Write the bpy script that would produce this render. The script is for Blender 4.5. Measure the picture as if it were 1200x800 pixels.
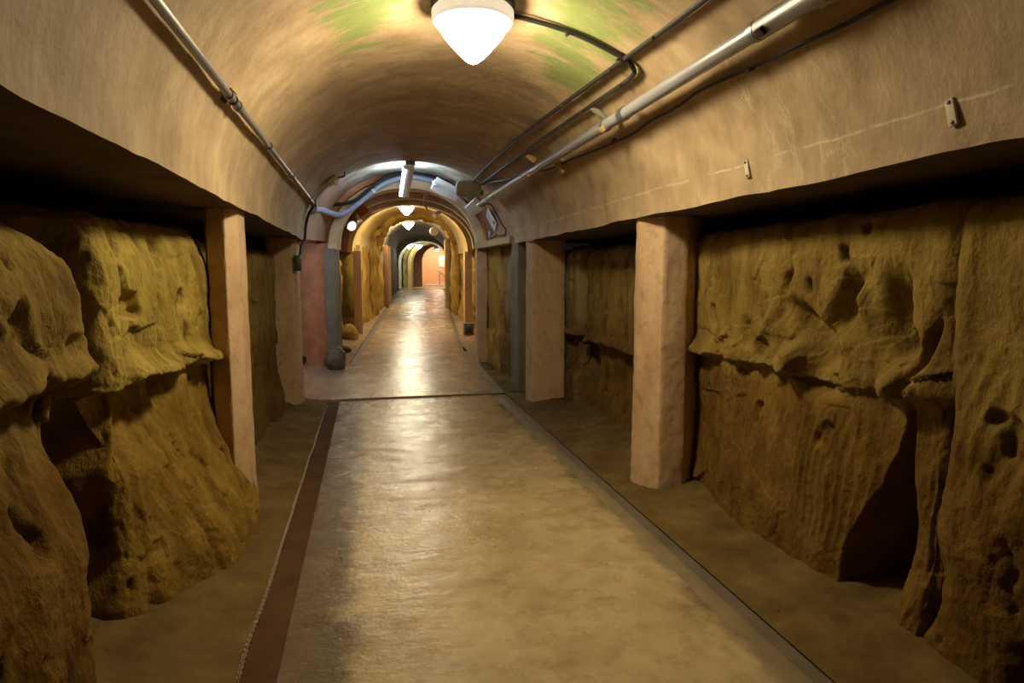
import bpy, bmesh, math, random
import numpy as np
from mathutils import Vector, Matrix

for o in list(bpy.data.objects):
    bpy.data.objects.remove(o)
SC = bpy.context.scene
COL = SC.collection
PI = math.pi
random.seed(5)

# ------------------------------------------------------------------ camera
F_PX, CAM_H = 750.0, 1.55
PITCH, YAW = 0.104946, 0.219189
cam_data = bpy.data.cameras.new('camera')
cam_data.sensor_width = 36.0
cam_data.lens = 36.0 * F_PX / 1200.0
cam_data.clip_start = 0.05
cam = bpy.data.objects.new('camera', cam_data)
cam.location = (0, 0, CAM_H)
cam.rotation_euler = (PI / 2 - PITCH, 0, -YAW)
COL.objects.link(cam)
SC.camera = cam

# ------------------------------------------------------------------ world, exposure
w = bpy.data.worlds.new('world')
SC.world = w
w.use_nodes = True
w.node_tree.nodes['Background'].inputs[0].default_value = (0.02, 0.016, 0.01, 1)
w.node_tree.nodes['Background'].inputs[1].default_value = 0.15
SC.view_settings.view_transform = 'Standard'
SC.view_settings.look = 'None'
SC.view_settings.gamma = 1.0
SC.view_settings.use_curve_mapping = False
SC.view_settings.exposure = 1.0

# lamp radiances (each lamp's light is the glow of its own globe / tube)
WARM = (1.0, 0.86, 0.58)
COOL = (0.60, 0.77, 1.0)
L_NEAR = 80.0
L_FAR = 115.0
L_TUBE = 34.0

# ------------------------------------------------------------------ numpy noise
def _hash(ix, iy, iz, seed):
    h = (ix * 374761393 + iy * 668265263 + iz * 2147483647 + seed * 974711) & 0xFFFFFFFF
    h = ((h ^ (h >> 13)) * 1274126177) & 0xFFFFFFFF
    h = ((h ^ (h >> 16)) * 2246822519) & 0xFFFFFFFF
    return ((h ^ (h >> 15)) & 0xFFFFFF) / float(0xFFFFFF) * 2 - 1

def vnoise(x, y, z, seed=0):
    x, y, z = np.broadcast_arrays(np.asarray(x, float), np.asarray(y, float), np.asarray(z, float))
    fx, fy, fz = np.floor(x), np.floor(y), np.floor(z)
    ix, iy, iz = fx.astype(np.int64) + 1000, fy.astype(np.int64) + 1000, fz.astype(np.int64) + 1000
    u, v, t = x - fx, y - fy, z - fz
    u = u * u * u * (u * (u * 6 - 15) + 10)
    v = v * v * v * (v * (v * 6 - 15) + 10)
    t = t * t * t * (t * (t * 6 - 15) + 10)
    def H(a, b, c): return _hash(ix + a, iy + b, iz + c, seed)
    x00 = H(0,0,0) * (1-u) + H(1,0,0) * u
    x10 = H(0,1,0) * (1-u) + H(1,1,0) * u
    x01 = H(0,0,1) * (1-u) + H(1,0,1) * u
    x11 = H(0,1,1) * (1-u) + H(1,1,1) * u
    return (x00 * (1-v) + x10 * v) * (1-t) + (x01 * (1-v) + x11 * v) * t

def fbm(x, y, z, octv=4, seed=0, gain=0.5):
    s = 0; a = 1.0; f = 1.0; n = 0
    for k in range(octv):
        s = s + a * vnoise(x * f, y * f, z * f, seed + k * 17)
        n += a; a *= gain; f *= 2.03
    return s / n

def ridge(x, y, z, octv=3, seed=0):
    s = 0; a = 1.0; f = 1.0; n = 0
    for k in range(octv):
        s = s + a * (1 - 2 * np.abs(vnoise(x * f, y * f, z * f, seed + k * 13)))
        n += a; a *= 0.5; f *= 2.1
    return s / n

def sstep(a, b, x):
    t = np.clip((x - a) / (b - a), 0, 1)
    return t * t * (3 - 2 * t)

# ------------------------------------------------------------------ materials
def _ramp(nt, stops):
    r = nt.nodes.new('ShaderNodeValToRGB')
    e = r.color_ramp.elements
    while len(e) > 1: e.remove(e[-1])
    e[0].position = stops[0][0]; e[0].color = (*stops[0][1], 1)
    for p, c in stops[1:]:
        n = e.new(p); n.color = (*c, 1)
    return r

def _noise(nt, vec, scale, detail=4, rough=0.55, stretch=None, dist=0.0):
    if stretch:
        m = nt.nodes.new('ShaderNodeMapping'); m.inputs['Scale'].default_value = stretch
        nt.links.new(vec, m.inputs['Vector']); vec = m.outputs[0]
    n = nt.nodes.new('ShaderNodeTexNoise')
    n.inputs['Scale'].default_value = scale; n.inputs['Detail'].default_value = detail
    n.inputs['Roughness'].default_value = rough; n.inputs['Distortion'].default_value = dist
    nt.links.new(vec, n.inputs['Vector'])
    return n.outputs['Fac']

def _mix(nt, fac, a, b, mode='MIX'):
    m = nt.nodes.new('ShaderNodeMix'); m.data_type = 'RGBA'; m.blend_type = mode
    for s, v in ((m.inputs[0], fac), (m.inputs[6], a), (m.inputs[7], b)):
        if hasattr(v, 'is_output') or hasattr(v, 'links'): nt.links.new(v, s)
        elif isinstance(v, (int, float)): s.default_value = v
        else: s.default_value = (*v, 1)
    return m.outputs[2]

def _math(nt, op, a, b=None, c=None, clamp=False):
    m = nt.nodes.new('ShaderNodeMath'); m.operation = op; m.use_clamp = clamp
    for i, v in enumerate((a, b, c)):
        if v is None: continue
        if isinstance(v, (int, float)): m.inputs[i].default_value = v
        else: nt.links.new(v, m.inputs[i])
    return m.outputs[0]

def _range(nt, v, a, b, lo=0.0, hi=1.0):
    m = nt.nodes.new('ShaderNodeMapRange'); m.interpolation_type = 'SMOOTHSTEP'
    nt.links.new(v, m.inputs[0])
    m.inputs[1].default_value = a; m.inputs[2].default_value = b
    m.inputs[3].default_value = lo; m.inputs[4].default_value = hi
    return m.outputs[0]

def mat(name, stops, scale=3.0, stretch=None, rough=0.8, rough2=None, metal=0.0, bumps=(), coord='Object',
        second=None, spec=0.5, extra=None):
    m = bpy.data.materials.new(name); m.use_nodes = True
    nt = m.node_tree; b = nt.nodes['Principled BSDF']
    tc = nt.nodes.new('ShaderNodeTexCoord'); vec = tc.outputs[coord]
    fac = _noise(nt, vec, scale, 6, 0.6, stretch)
    r = _ramp(nt, stops); nt.links.new(fac, r.inputs[0]); colr = r.outputs[0]
    if second:
        sc2, st2, stops2, amt = second
        f2 = _noise(nt, vec, sc2, 5, 0.6, st2)
        r2 = _ramp(nt, stops2); nt.links.new(f2, r2.inputs[0])
        colr = _mix(nt, amt, colr, r2.outputs[0], 'MULTIPLY')
    if extra: colr = extra(nt, vec, colr)
    nt.links.new(colr, b.inputs['Base Color'])
    b.inputs['Metallic'].default_value = metal
    b.inputs['Specular IOR Level'].default_value = spec
    if rough2 is not None:
        nt.links.new(_range(nt, _noise(nt, vec, scale * 1.7, 5, 0.6, stretch), 0.35, 0.65, rough, rough2), b.inputs['Roughness'])
    else:
        b.inputs['Roughness'].default_value = rough
    prev = None
    for (bs, st, strength, dist) in bumps:
        n = _noise(nt, vec, bs, 6, 0.6, st)
        bp = nt.nodes.new('ShaderNodeBump')
        bp.inputs['Strength'].default_value = strength; bp.inputs['Distance'].default_value = dist
        nt.links.new(n, bp.inputs['Height'])
        if prev: nt.links.new(prev, bp.inputs['Normal'])
        prev = bp.outputs[0]
    if prev: nt.links.new(prev, b.inputs['Normal'])
    return m

def emis(name, col, strength):
    m = bpy.data.materials.new(name); m.use_nodes = True
    b = m.node_tree.nodes['Principled BSDF']
    b.inputs['Base Color'].default_value = (0.8, 0.8, 0.78, 1)
    b.inputs['Emission Color'].default_value = (*col, 1)
    b.inputs['Emission Strength'].default_value = strength
    return m

def vault_extra(nt, vec, colr):
    """algae, white scratches, dark stains on the near vault (UV = metres along, metres round)"""
    sep = nt.nodes.new('ShaderNodeSeparateXYZ'); nt.links.new(vec, sep.inputs[0])
    u, v = sep.outputs[0], sep.outputs[1]
    acc = None
    for (cu, cv, ru, rv) in ((3.45, 2.45, 0.95, 0.33), (3.4, 1.22, 0.8, 0.28), (4.0, 2.55, 0.5, .25)):
        du = _math(nt, 'DIVIDE', _math(nt, 'SUBTRACT', u, cu), ru)
        dv = _math(nt, 'DIVIDE', _math(nt, 'SUBTRACT', v, cv), rv)
        d = _math(nt, 'ADD', _math(nt, 'MULTIPLY', du, du), _math(nt, 'MULTIPLY', dv, dv))
        e = _math(nt, 'SUBTRACT', 1.0, d, clamp=True)
        acc = e if acc is None else _math(nt, 'MAXIMUM', acc, e)
    n = _noise(nt, vec, 9, 7, 0.7, (1.0, 0.28, 1))
    g = _range(nt, _math(nt, 'ADD', n, _math(nt, 'MULTIPLY', acc, 0.30)), 0.60, 0.79, 0, 0.8)
    g = _math(nt, 'MULTIPLY', g, _range(nt, acc, 0.0, 0.25))
    colr = _mix(nt, g, colr, (0.155, 0.225, 0.05))
    # pale trowel scratches
    n2 = _noise(nt, vec, 2.6, 8, 0.7, (1.6, 0.5, 1), 0.6)
    s = _math(nt, 'SUBTRACT', 1.0, _math(nt, 'MULTIPLY', _math(nt, 'ABSOLUTE', _math(nt, 'SUBTRACT', n2, 0.53)), 60.0), clamp=True)
    msk = _range(nt, _noise(nt, vec, 1.3, 3), 0.52, 0.68)
    colr = _mix(nt, _math(nt, 'MULTIPLY', _math(nt, 'MULTIPLY', s, msk), 0.6), colr, (0.64, 0.52, 0.36))
    ln = _math(nt, 'ADD', v, _math(nt, 'MULTIPLY', _noise(nt, vec, 3.0, 3), 0.05))
    ln = _math(nt, 'SUBTRACT', 1.0, _math(nt, 'MULTIPLY', _math(nt, 'ABSOLUTE', _math(nt, 'SUBTRACT', ln, 3.515)), 130.0), clamp=True)
    ln = _math(nt, 'MULTIPLY', ln, _range(nt, _noise(nt, vec, 5, 4, 0.7, (1, 0.2, 1)), 0.42, 0.62, 0, 0.75))
    colr = _mix(nt, ln, colr, (0.66, 0.56, 0.42))
    # small dark stains
    n3 = _noise(nt, vec, 14, 6, 0.75)
    d = _math(nt, 'MULTIPLY', _range(nt, n3, 0.61, 0.69, 0, 0.75), _range(nt, _noise(nt, vec, 1.1, 2), 0.50, 0.62))
    return _mix(nt, d, colr, (0.09, 0.055, 0.025))

def floor_extra(nt, vec, colr):
    """dark damp margins of the walkway with ragged edges, small dark pits"""
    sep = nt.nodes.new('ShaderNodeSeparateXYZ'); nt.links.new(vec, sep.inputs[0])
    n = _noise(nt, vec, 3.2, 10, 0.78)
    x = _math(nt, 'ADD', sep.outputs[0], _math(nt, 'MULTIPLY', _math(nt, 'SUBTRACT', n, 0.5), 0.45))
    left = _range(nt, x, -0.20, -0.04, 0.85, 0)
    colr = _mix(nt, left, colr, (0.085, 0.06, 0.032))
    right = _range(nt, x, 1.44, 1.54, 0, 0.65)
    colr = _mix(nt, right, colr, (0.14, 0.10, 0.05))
    sp = _range(nt, _noise(nt, vec, 55, 3, 0.6), 0.66, 0.72, 0, 0.5)
    colr = _mix(nt, sp, colr, (0.66, 0.54, 0.34))
    p = _range(nt, _noise(nt, vec, 16, 5, 0.7), 0.66, 0.73, 0, 0.7)
    return _mix(nt, p, colr, (0.10, 0.07, 0.035))

def junction_extra(nt, vec, colr):
    """only the crown of the junction is limewashed; its flanks keep the brown pink render"""
    sep = nt.nodes.new('ShaderNodeSeparateXYZ'); nt.links.new(vec, sep.inputs[0])
    v = _math(nt, 'ADD', sep.outputs[1], _math(nt, 'MULTIPLY', _math(nt, 'SUBTRACT', _noise(nt, vec, 3, 5), 0.5), 0.7))
    side = _math(nt, 'MAXIMUM', _range(nt, v, 0.75, 1.15, 1, 0), _range(nt, v, 2.4, 2.75, 0, 1))
    return _mix(nt, side, colr, (0.33, 0.19, 0.115))

M = {}
M['vault'] = mat('plastered_vault', [(0.27, (0.27, 0.185, 0.098)), (0.5, (0.40, 0.285, 0.155)), (0.75, (0.52, 0.385, 0.225))], 2.4, (1.0, 0.95, 1), 0.75,
                 bumps=((3.0, (1.3, 0.8, 1), 0.45, 0.03), (16, None, 0.35, 0.012), (30, (1.5, 0.4, 1), 0.3, 0.007)), coord='UV',
                 second=(6, (1.3, 0.6, 1), [(0.34, (0.66, 0.60, 0.54)), (0.56, (1, 1, 1))], 0.55), extra=vault_extra, spec=0.35)
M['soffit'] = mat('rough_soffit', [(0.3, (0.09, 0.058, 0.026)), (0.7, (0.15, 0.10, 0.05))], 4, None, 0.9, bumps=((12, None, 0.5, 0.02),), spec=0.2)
def darker_below(nt, vec, colr):
    """rock colour multiplied darker and browner below the ledge line, with an uneven border"""
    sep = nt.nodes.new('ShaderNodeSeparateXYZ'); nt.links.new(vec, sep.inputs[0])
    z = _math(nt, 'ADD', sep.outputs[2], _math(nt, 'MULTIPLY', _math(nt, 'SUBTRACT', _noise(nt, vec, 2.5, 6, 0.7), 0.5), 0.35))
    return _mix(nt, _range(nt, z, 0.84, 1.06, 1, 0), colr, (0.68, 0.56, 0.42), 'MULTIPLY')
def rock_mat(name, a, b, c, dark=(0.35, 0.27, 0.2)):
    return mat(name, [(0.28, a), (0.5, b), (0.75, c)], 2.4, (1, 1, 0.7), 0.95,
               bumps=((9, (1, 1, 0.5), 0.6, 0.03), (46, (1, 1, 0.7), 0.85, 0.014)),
               second=(6, (1, 1.3, 0.5), [(0.32, dark), (0.55, (1, 1, 1))], 0.65), spec=0.15, extra=darker_below if 'golden' not in name else None)
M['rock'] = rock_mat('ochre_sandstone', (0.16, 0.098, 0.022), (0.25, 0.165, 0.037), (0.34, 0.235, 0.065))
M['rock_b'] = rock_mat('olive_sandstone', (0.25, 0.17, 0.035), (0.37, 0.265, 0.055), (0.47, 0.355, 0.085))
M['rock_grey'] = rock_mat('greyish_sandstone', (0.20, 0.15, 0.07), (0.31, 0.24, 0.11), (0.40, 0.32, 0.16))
M['rock_gold'] = rock_mat('golden_sandstone', (0.26, 0.15, 0.03), (0.46, 0.29, 0.06), (0.55, 0.38, 0.10))
M['ground'] = mat('packed_earth', [(0.3, (0.085, 0.052, 0.015)), (0.55, (0.145, 0.092, 0.028)), (0.8, (0.22, 0.15, 0.05))], 3.5, None, 0.95,
                  bumps=((8, None, 0.6, 0.03), (50, None, 0.5, 0.008)), spec=0.15)
M['verge'] = mat('sandy_verge', [(0.3, (0.24, 0.155, 0.075)), (0.6, (0.34, 0.23, 0.12)), (0.8, (0.42, 0.30, 0.17))], 3.5, None, 0.9, bumps=((8, None, 0.5, 0.03), (50, None, 0.5, 0.008)), spec=0.2)
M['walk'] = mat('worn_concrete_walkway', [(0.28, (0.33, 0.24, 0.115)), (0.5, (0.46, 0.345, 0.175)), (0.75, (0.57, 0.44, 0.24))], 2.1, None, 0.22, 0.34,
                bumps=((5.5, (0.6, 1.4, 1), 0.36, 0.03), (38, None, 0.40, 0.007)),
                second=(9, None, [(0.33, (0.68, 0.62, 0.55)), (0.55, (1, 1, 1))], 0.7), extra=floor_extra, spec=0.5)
M['walk_red'] = mat('reddish_walkway', [(0.25, (0.33, 0.225, 0.135)), (0.75, (0.43, 0.305, 0.185))], 2.0, None, 0.22, 0.30,
                    bumps=((5, (0.5, 1.3, 1), 0.30, 0.03), (30, None, 0.35, 0.006), (90, None, 0.4, 0.003)), spec=0.45)
M['kerb'] = mat('kerb_concrete', [(0.3, (0.18, 0.135, 0.065)), (0.7, (0.26, 0.20, 0.105))], 5, None, 0.7, bumps=((30, None, 0.4, 0.006),), spec=0.3)
M['groove'] = mat('damp_groove', [(0.3, (0.10, 0.075, 0.045)), (0.7, (0.17, 0.135, 0.085))], 5, None, 0.6, bumps=((20, None, 0.4, 0.006),))
M['redgutter'] = mat('red_brown_gutter', [(0.3, (0.060, 0.030, 0.012)), (0.7, (0.110, 0.055, 0.022))], 5, None, 0.9, spec=0.15, bumps=((20, None, 0.4, 0.006),))
M['post'] = mat('pinkish_cement', [(0.25, (0.44, 0.275, 0.145)), (0.5, (0.56, 0.375, 0.215)), (0.8, (0.64, 0.46, 0.29))], 4, (1, 1, 0.5), 0.85,
                bumps=((10, None, 0.5, 0.02), (60, None, 0.4, 0.005)), second=(14, None, [(0.3, (0.6, 0.5, 0.4)), (0.48, (1, 1, 1))], 0.5), spec=0.25)
M['pink'] = mat('pink_orange_render', [(0.3, (0.46, 0.185, 0.085)), (0.7, (0.58, 0.26, 0.13))], 3, None, 0.8, bumps=((14, None, 0.4, 0.01),),
                second=(6, None, [(0.3, (0.7, 0.62, 0.58)), (0.55, (1, 1, 1))], 0.7), spec=0.3)
M['beige'] = mat('beige_cement_rib', [(0.3, (0.50, 0.36, 0.20)), (0.7, (0.66, 0.50, 0.31))], 5, None, 0.75, bumps=((14, None, 0.4, 0.01),), spec=0.3)
M['greygreen'] = mat('grey_green_cement', [(0.3, (0.15, 0.13, 0.09)), (0.7, (0.26, 0.23, 0.165))], 5, (1, 1, 0.4), 0.85, bumps=((14, None, 0.5, 0.02),), spec=0.3)
M['yellow'] = mat('yellowed_plaster', [(0.3, (0.40, 0.28, 0.08)), (0.7, (0.58, 0.43, 0.16))], 3, (1, 0.3, 1), 0.7, bumps=((9, (1, .3, 1), 0.3, 0.02),), spec=0.3)
M['darkvault'] = mat('dark_grey_plaster', [(0.3, (0.10, 0.085, 0.055)), (0.7, (0.20, 0.17, 0.12))], 3, (1, 0.3, 1), 0.7, bumps=((9, None, 0.3, 0.02),), spec=0.3)
M['pale'] = mat('pale_green_plaster', [(0.3, (0.36, 0.38, 0.27)), (0.7, (0.55, 0.55, 0.42))], 3, None, 0.7, bumps=((9, None, 0.3, 0.02),), spec=0.3)
M['junction'] = mat('mottled_junction_plaster', [(0.36, (0.16, 0.20, 0.13)), (0.46, (0.30, 0.24, 0.16)), (0.6, (0.44, 0.44, 0.36)), (0.8, (0.55, 0.53, 0.43))], 2.2, None, 0.7, bumps=((9, None, 0.3, 0.02),), spec=0.3, coord='UV', extra=junction_extra)
M['brown'] = mat('brown_render', [(0.3, (0.20, 0.10, 0.045)), (0.7, (0.30, 0.16, 0.08))], 3, None, 0.8, bumps=((14, None, 0.3, 0.01),), spec=0.3)
M['peach'] = mat('peach_paint', [(0.3, (0.62, 0.33, 0.17)), (0.7, (0.70, 0.41, 0.23))], 2, None, 0.6, spec=0.3)
M['steel'] = mat('galvanised_steel', [(0.3, (0.20, 0.19, 0.185)), (0.7, (0.32, 0.31, 0.30))], 8, (1, 0.2, 1), 0.38, 0.55, 0.85)
M['pipe'] = mat('grey_painted_pipe', [(0.3, (0.24, 0.235, 0.235)), (0.7, (0.32, 0.315, 0.31))], 6, (1, 0.2, 1), 0.30, 0.42, 0.3)
M['blackcable'] = mat('black_cable_sheath', [(0.3, (0.018, 0.016, 0.013)), (0.7, (0.035, 0.03, 0.025))], 6, None, 0.45, spec=0.22)
M['darksteel'] = mat('dark_metal', [(0.3, (0.04, 0.034, 0.026)), (0.7, (0.08, 0.068, 0.05))], 9, None, 0.45, None, 0.6)
M['hose'] = mat('grey_blue_hose', [(0.3, (0.24, 0.26, 0.34)), (0.7, (0.32, 0.34, 0.42))], 9, None, 0.5)
M['white'] = mat('white_enamel', [(0.3, (0.66, 0.66, 0.64)), (0.7, (0.76, 0.76, 0.74))], 4, None, 0.4)
M['lampbase'] = mat('cream_lamp_base', [(0.3, (0.45, 0.42, 0.33)), (0.7, (0.52, 0.49, 0.39))], 4, None, 0.45)
M['taupe'] = mat('taupe_box', [(0.3, (0.20, 0.17, 0.11)), (0.7, (0.27, 0.23, 0.155))], 5, None, 0.6)
M['wood'] = mat('weathered_wood', [(0.3, (0.30, 0.20, 0.07)), (0.7, (0.48, 0.35, 0.15))], 6, (6, 1, 1), 0.8, bumps=((20, (6, 1, 1), 0.4, 0.004),))
M['paper'] = mat('white_paper', [(0.3, (0.70, 0.69, 0.68)), (0.7, (0.78, 0.77, 0.76))], 4, None, 0.6)
M['redprint'] = mat('red_print', [(0.3, (0.45, 0.03, 0.03)), (0.7, (0.55, 0.05, 0.05))], 4, None, 0.6)
M['greyprint'] = mat('grey_print', [(0.3, (0.30, 0.29, 0.38)), (0.7, (0.45, 0.44, 0.52))], 4, None, 0.6)
M['chainmetal'] = mat('bright_worn_metal', [(0.3, (0.45, 0.38, 0.28)), (0.7, (0.70, 0.62, 0.48))], 30, None, 0.3, None, 0.7)
M['rope'] = mat('yellow_rope', [(0.3, (0.70, 0.50, 0.15)), (0.7, (0.80, 0.60, 0.22))], 20, None, 0.6)
M['copper'] = mat('tan_twisted_wire', [(0.3, (0.36, 0.22, 0.12)), (0.7, (0.50, 0.32, 0.18))], 20, None, 0.5)
M['patch'] = mat('pale_filler', [(0.3, (0.50, 0.42, 0.30)), (0.7, (0.60, 0.52, 0.38))], 9, None, 0.8)
M['glow_near'] = emis('lit_globe', WARM, L_NEAR)
M['glow_rim'] = emis('frosted_lamp_rim', (1.0, 0.9, 0.68), 0.30)
M['glow_far'] = emis('lit_globe_distant', WARM, L_FAR)
M['glow_end'] = emis('lit_globe_cool', (0.95, 0.97, 0.82), 30.0)
M['glow_spot'] = emis('lit_spot_lens', (1.0, 0.86, 0.66), 45.0)
M['glow_tube'] = emis('lit_fluorescent_tube', COOL, L_TUBE)
M['glow_soft'] = emis('lit_tube_soft', COOL, 15.0)
M['glow_room'] = emis('lit_ceiling_panel', (1.0, 0.84, 0.62), 18.0)

# ------------------------------------------------------------------ mesh helpers
def mesh_obj(name, v, f, m, parent=None, smooth=True, uv=None, angle=None):
    me = bpy.data.meshes.new(name)
    v = np.asarray(v, dtype=np.float64)
    if isinstance(f, np.ndarray):
        nf, k = f.shape
        me.vertices.add(len(v)); me.vertices.foreach_set('co', v.astype(np.float32).ravel())
        me.loops.add(nf * k); me.loops.foreach_set('vertex_index', f.astype(np.int32).ravel())
        me.polygons.add(nf); me.polygons.foreach_set('loop_start', np.arange(0, nf * k, k, dtype=np.int32))
        me.update(calc_edges=True); me.validate()
    else:
        me.from_pydata([tuple(p) for p in v], [], f); me.update()
    if uv is not None:
        lay = me.uv_layers.new(name='UVMap')
        li = np.empty(len(me.loops), dtype=np.int32); me.loops.foreach_get('vertex_index', li)
        lay.data.foreach_set('uv', np.asarray(uv, np.float32)[li].ravel())
    me.materials.append(m)
    if smooth: me.polygons.foreach_set('use_smooth', np.ones(len(me.polygons), dtype=bool))
    if smooth and angle: me.set_sharp_from_angle(angle=math.radians(angle))
    o = bpy.data.objects.new(name, me); COL.objects.link(o)
    if parent is not None: o.parent = parent
    return o

def grid_faces(nr, nc, flip=False):
    i = np.arange(nr - 1)[:, None] * nc + np.arange(nc - 1)[None, :]
    q = np.stack([i, i + 1, i + nc + 1, i + nc], -1).reshape(-1, 4)
    return q[:, ::-1].copy() if flip else q

def tag(o, label=None, cat=None, group=None, kind=None):
    if label: o['label'] = label
    if cat: o['category'] = cat
    if group: o['group'] = group
    if kind: o['kind'] = kind
    return o

def empty(name, loc, label, cat, group=None):
    o = bpy.data.objects.new(name, None); o.empty_display_size = 0.1
    COL.objects.link(o)
    o['_loc'] = loc
    return tag(o, label, cat, group)

def struct(o, label=None):
    o['kind'] = 'structure'
    if label: o['label'] = label
    return o

class MB:
    """collects shapes, builds one mesh"""
    def __init__(s): s.v = []; s.f = []
    def add(s, v, f):
        n = len(s.v); s.v += [tuple(p) for p in v]; s.f += [tuple(i + n for i in q) for q in f]; return s
    def box(s, c, size, rot=None, bev=0.0):
        bm = bmesh.new(); bmesh.ops.create_cube(bm, size=1)
        for q in bm.verts: q.co = Vector((q.co.x * size[0], q.co.y * size[1], q.co.z * size[2]))
        if bev: bmesh.ops.bevel(bm, geom=list(bm.edges), offset=bev, segments=2, affect='EDGES', profile=0.6)
        R = rot if rot is not None else Matrix.Identity(3)
        bm.verts.index_update()
        s.add([R @ q.co + Vector(c) for q in bm.verts], [[q.index for q in fc.verts] for fc in bm.faces]); bm.free(); return s
    def tube(s, pts, r, n=10, caps=True):
        pts = [Vector(p) for p in pts]; rs = r if isinstance(r, (list, tuple)) else [r] * len(pts)
        rings = []; up = None
        for i, p in enumerate(pts):
            t = (pts[min(i + 1, len(pts) - 1)] - pts[max(i - 1, 0)]).normalized()
            if up is None: up = Vector((0, 0, 1)) if abs(t.z) < 0.9 else Vector((1, 0, 0))
            a = (up - t * up.dot(t)).normalized(); up = a; b = t.cross(a)
            rings.append([p + (a * math.cos(k * 2 * PI / n) + b * math.sin(k * 2 * PI / n)) * rs[i] for k in range(n)])
        v = [q for r_ in rings for q in r_]; f = []
        for i in range(len(pts) - 1):
            for k in range(n):
                f.append((i * n + k, i * n + (k + 1) % n, (i + 1) * n + (k + 1) % n, (i + 1) * n + k))
        if caps: f += [tuple(range(n - 1, -1, -1)), tuple(range((len(pts) - 1) * n, len(pts) * n))]
        return s.add(v, f)
    def lathe(s, prof, c, axis=(0, 0, 1), n=32):
        ax = Vector(axis).normalized(); a = ax.orthogonal().normalized(); b = ax.cross(a); c = Vector(c)
        v = []; f = []
        for (r, h) in prof:
            for k in range(n):
                th = 2 * PI * k / n; v.append(c + ax * h + (a * math.cos(th) + b * math.sin(th)) * max(r, 1e-4))
        for i in range(len(prof) - 1):
            for k in range(n): f.append((i * n + k, i * n + (k + 1) % n, (i + 1) * n + (k + 1) % n, (i + 1) * n + k))
        f += [tuple(range(n - 1, -1, -1)), tuple(range((len(prof) - 1) * n, len(prof) * n))]
        return s.add(v, f)
    def build(s, name, m, parent=None, smooth=True, angle=35):
        return mesh_obj(name, s.v, s.f, m, parent, smooth, angle=angle)

def spline(pts, n=8):
    """Catmull-Rom through the points"""
    P = [np.array(p, float) for p in pts]; P = [2 * P[0] - P[1]] + P + [2 * P[-1] - P[-2]]
    out = []
    for i in range(1, len(P) - 2):
        for k in range(n):
            t = k / n
            out.append(0.5 * (2 * P[i] + (P[i+1] - P[i-1]) * t + (2*P[i-1] - 5*P[i] + 4*P[i+1] - P[i+2]) * t*t + (3*P[i] - P[i-1] - 3*P[i+1] + P[i+2]) * t**3))
    out.append(P[-2]); return [tuple(q) for q in out]

# ------------------------------------------------------------------ setting out
VX, VA, VB, VZ = 0.56, 1.29, 1.0, 1.94          # near vault: centre, half width, rise, springing height
Y_END = 8.2                                     # where the near vault stops
def cxf(y): return 0.40 + 0.0935 * (y - 8.05)   # centre line of the farther tunnel
def zf(y): return 0.0 if y < 8.05 else 0.052 * (min(y, 26.0) - 8.05)
def P2(y, wv, z): return (cxf(y) + wv, y, zf(y) + z)

def vpt(ang, y, off=0.0):
    """point on the near vault, ang in degrees (0 = right springing, 180 = left), off = distance off the plaster"""
    a = math.radians(ang); e = 2 / 2.1
    c, s_ = math.cos(a), math.sin(a)
    return (VX + (VA - off) * math.copysign(abs(c) ** e, c), y, VZ + (VB - off) * abs(s_) ** e)

# ================================================================== NEAR SECTION: floor
def ground_grid(name, x0, x1, y0, y1, zfun, nx, ny, m, parent=None):
    X, Y = np.meshgrid(np.linspace(x0, x1, nx), np.linspace(y0, y1, ny))
    Z = zfun(X, Y)
    return mesh_obj(name, np.stack([X, Y, Z], -1).reshape(-1, 3), grid_faces(ny, nx), m, parent)

def walk_z(X, Y):
    rip = 0.010 * vnoise(X * 1.3, Y * 6.5 + 0.8 * vnoise(X * 2, Y * 2, 0, 3), 0, 9) * np.exp(-(((Y - 5.2) / 1.3) ** 2 + ((X - 0.45) / 0.6) ** 2))
    return 0.005 * fbm(X * 1.8, Y * 1.8, 0, 3, 2) + 0.002 * fbm(X * 9, Y * 9, 0, 3, 5) + rip
floor = struct(ground_grid('floor', -0.38, 1.53, 0.6, 8.05, walk_z, 190, 560, M['walk']))
MB().box((1.58, 4.3, -0.025), (0.098, 7.5, 0.04), bev=0.006).build('kerb_strip', M['kerb'], floor)
MB().box((1.665, 4.3, -0.022), (0.075, 7.5, 0.03)).build('drain_groove', M['groove'], floor)
MB().box((-0.455, 4.3, -0.035), (0.148, 7.5, 0.03)).build('gutter_strip', M['redgutter'], floor)
def fz2(X, Y): return 0.052 * np.maximum(Y - 8.05, 0) + 0.004 * fbm(X * 2, Y * 2, 0, 3, 8) + 0.003 * vnoise(X * 2.0, Y * 7, 0, 4)

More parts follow.
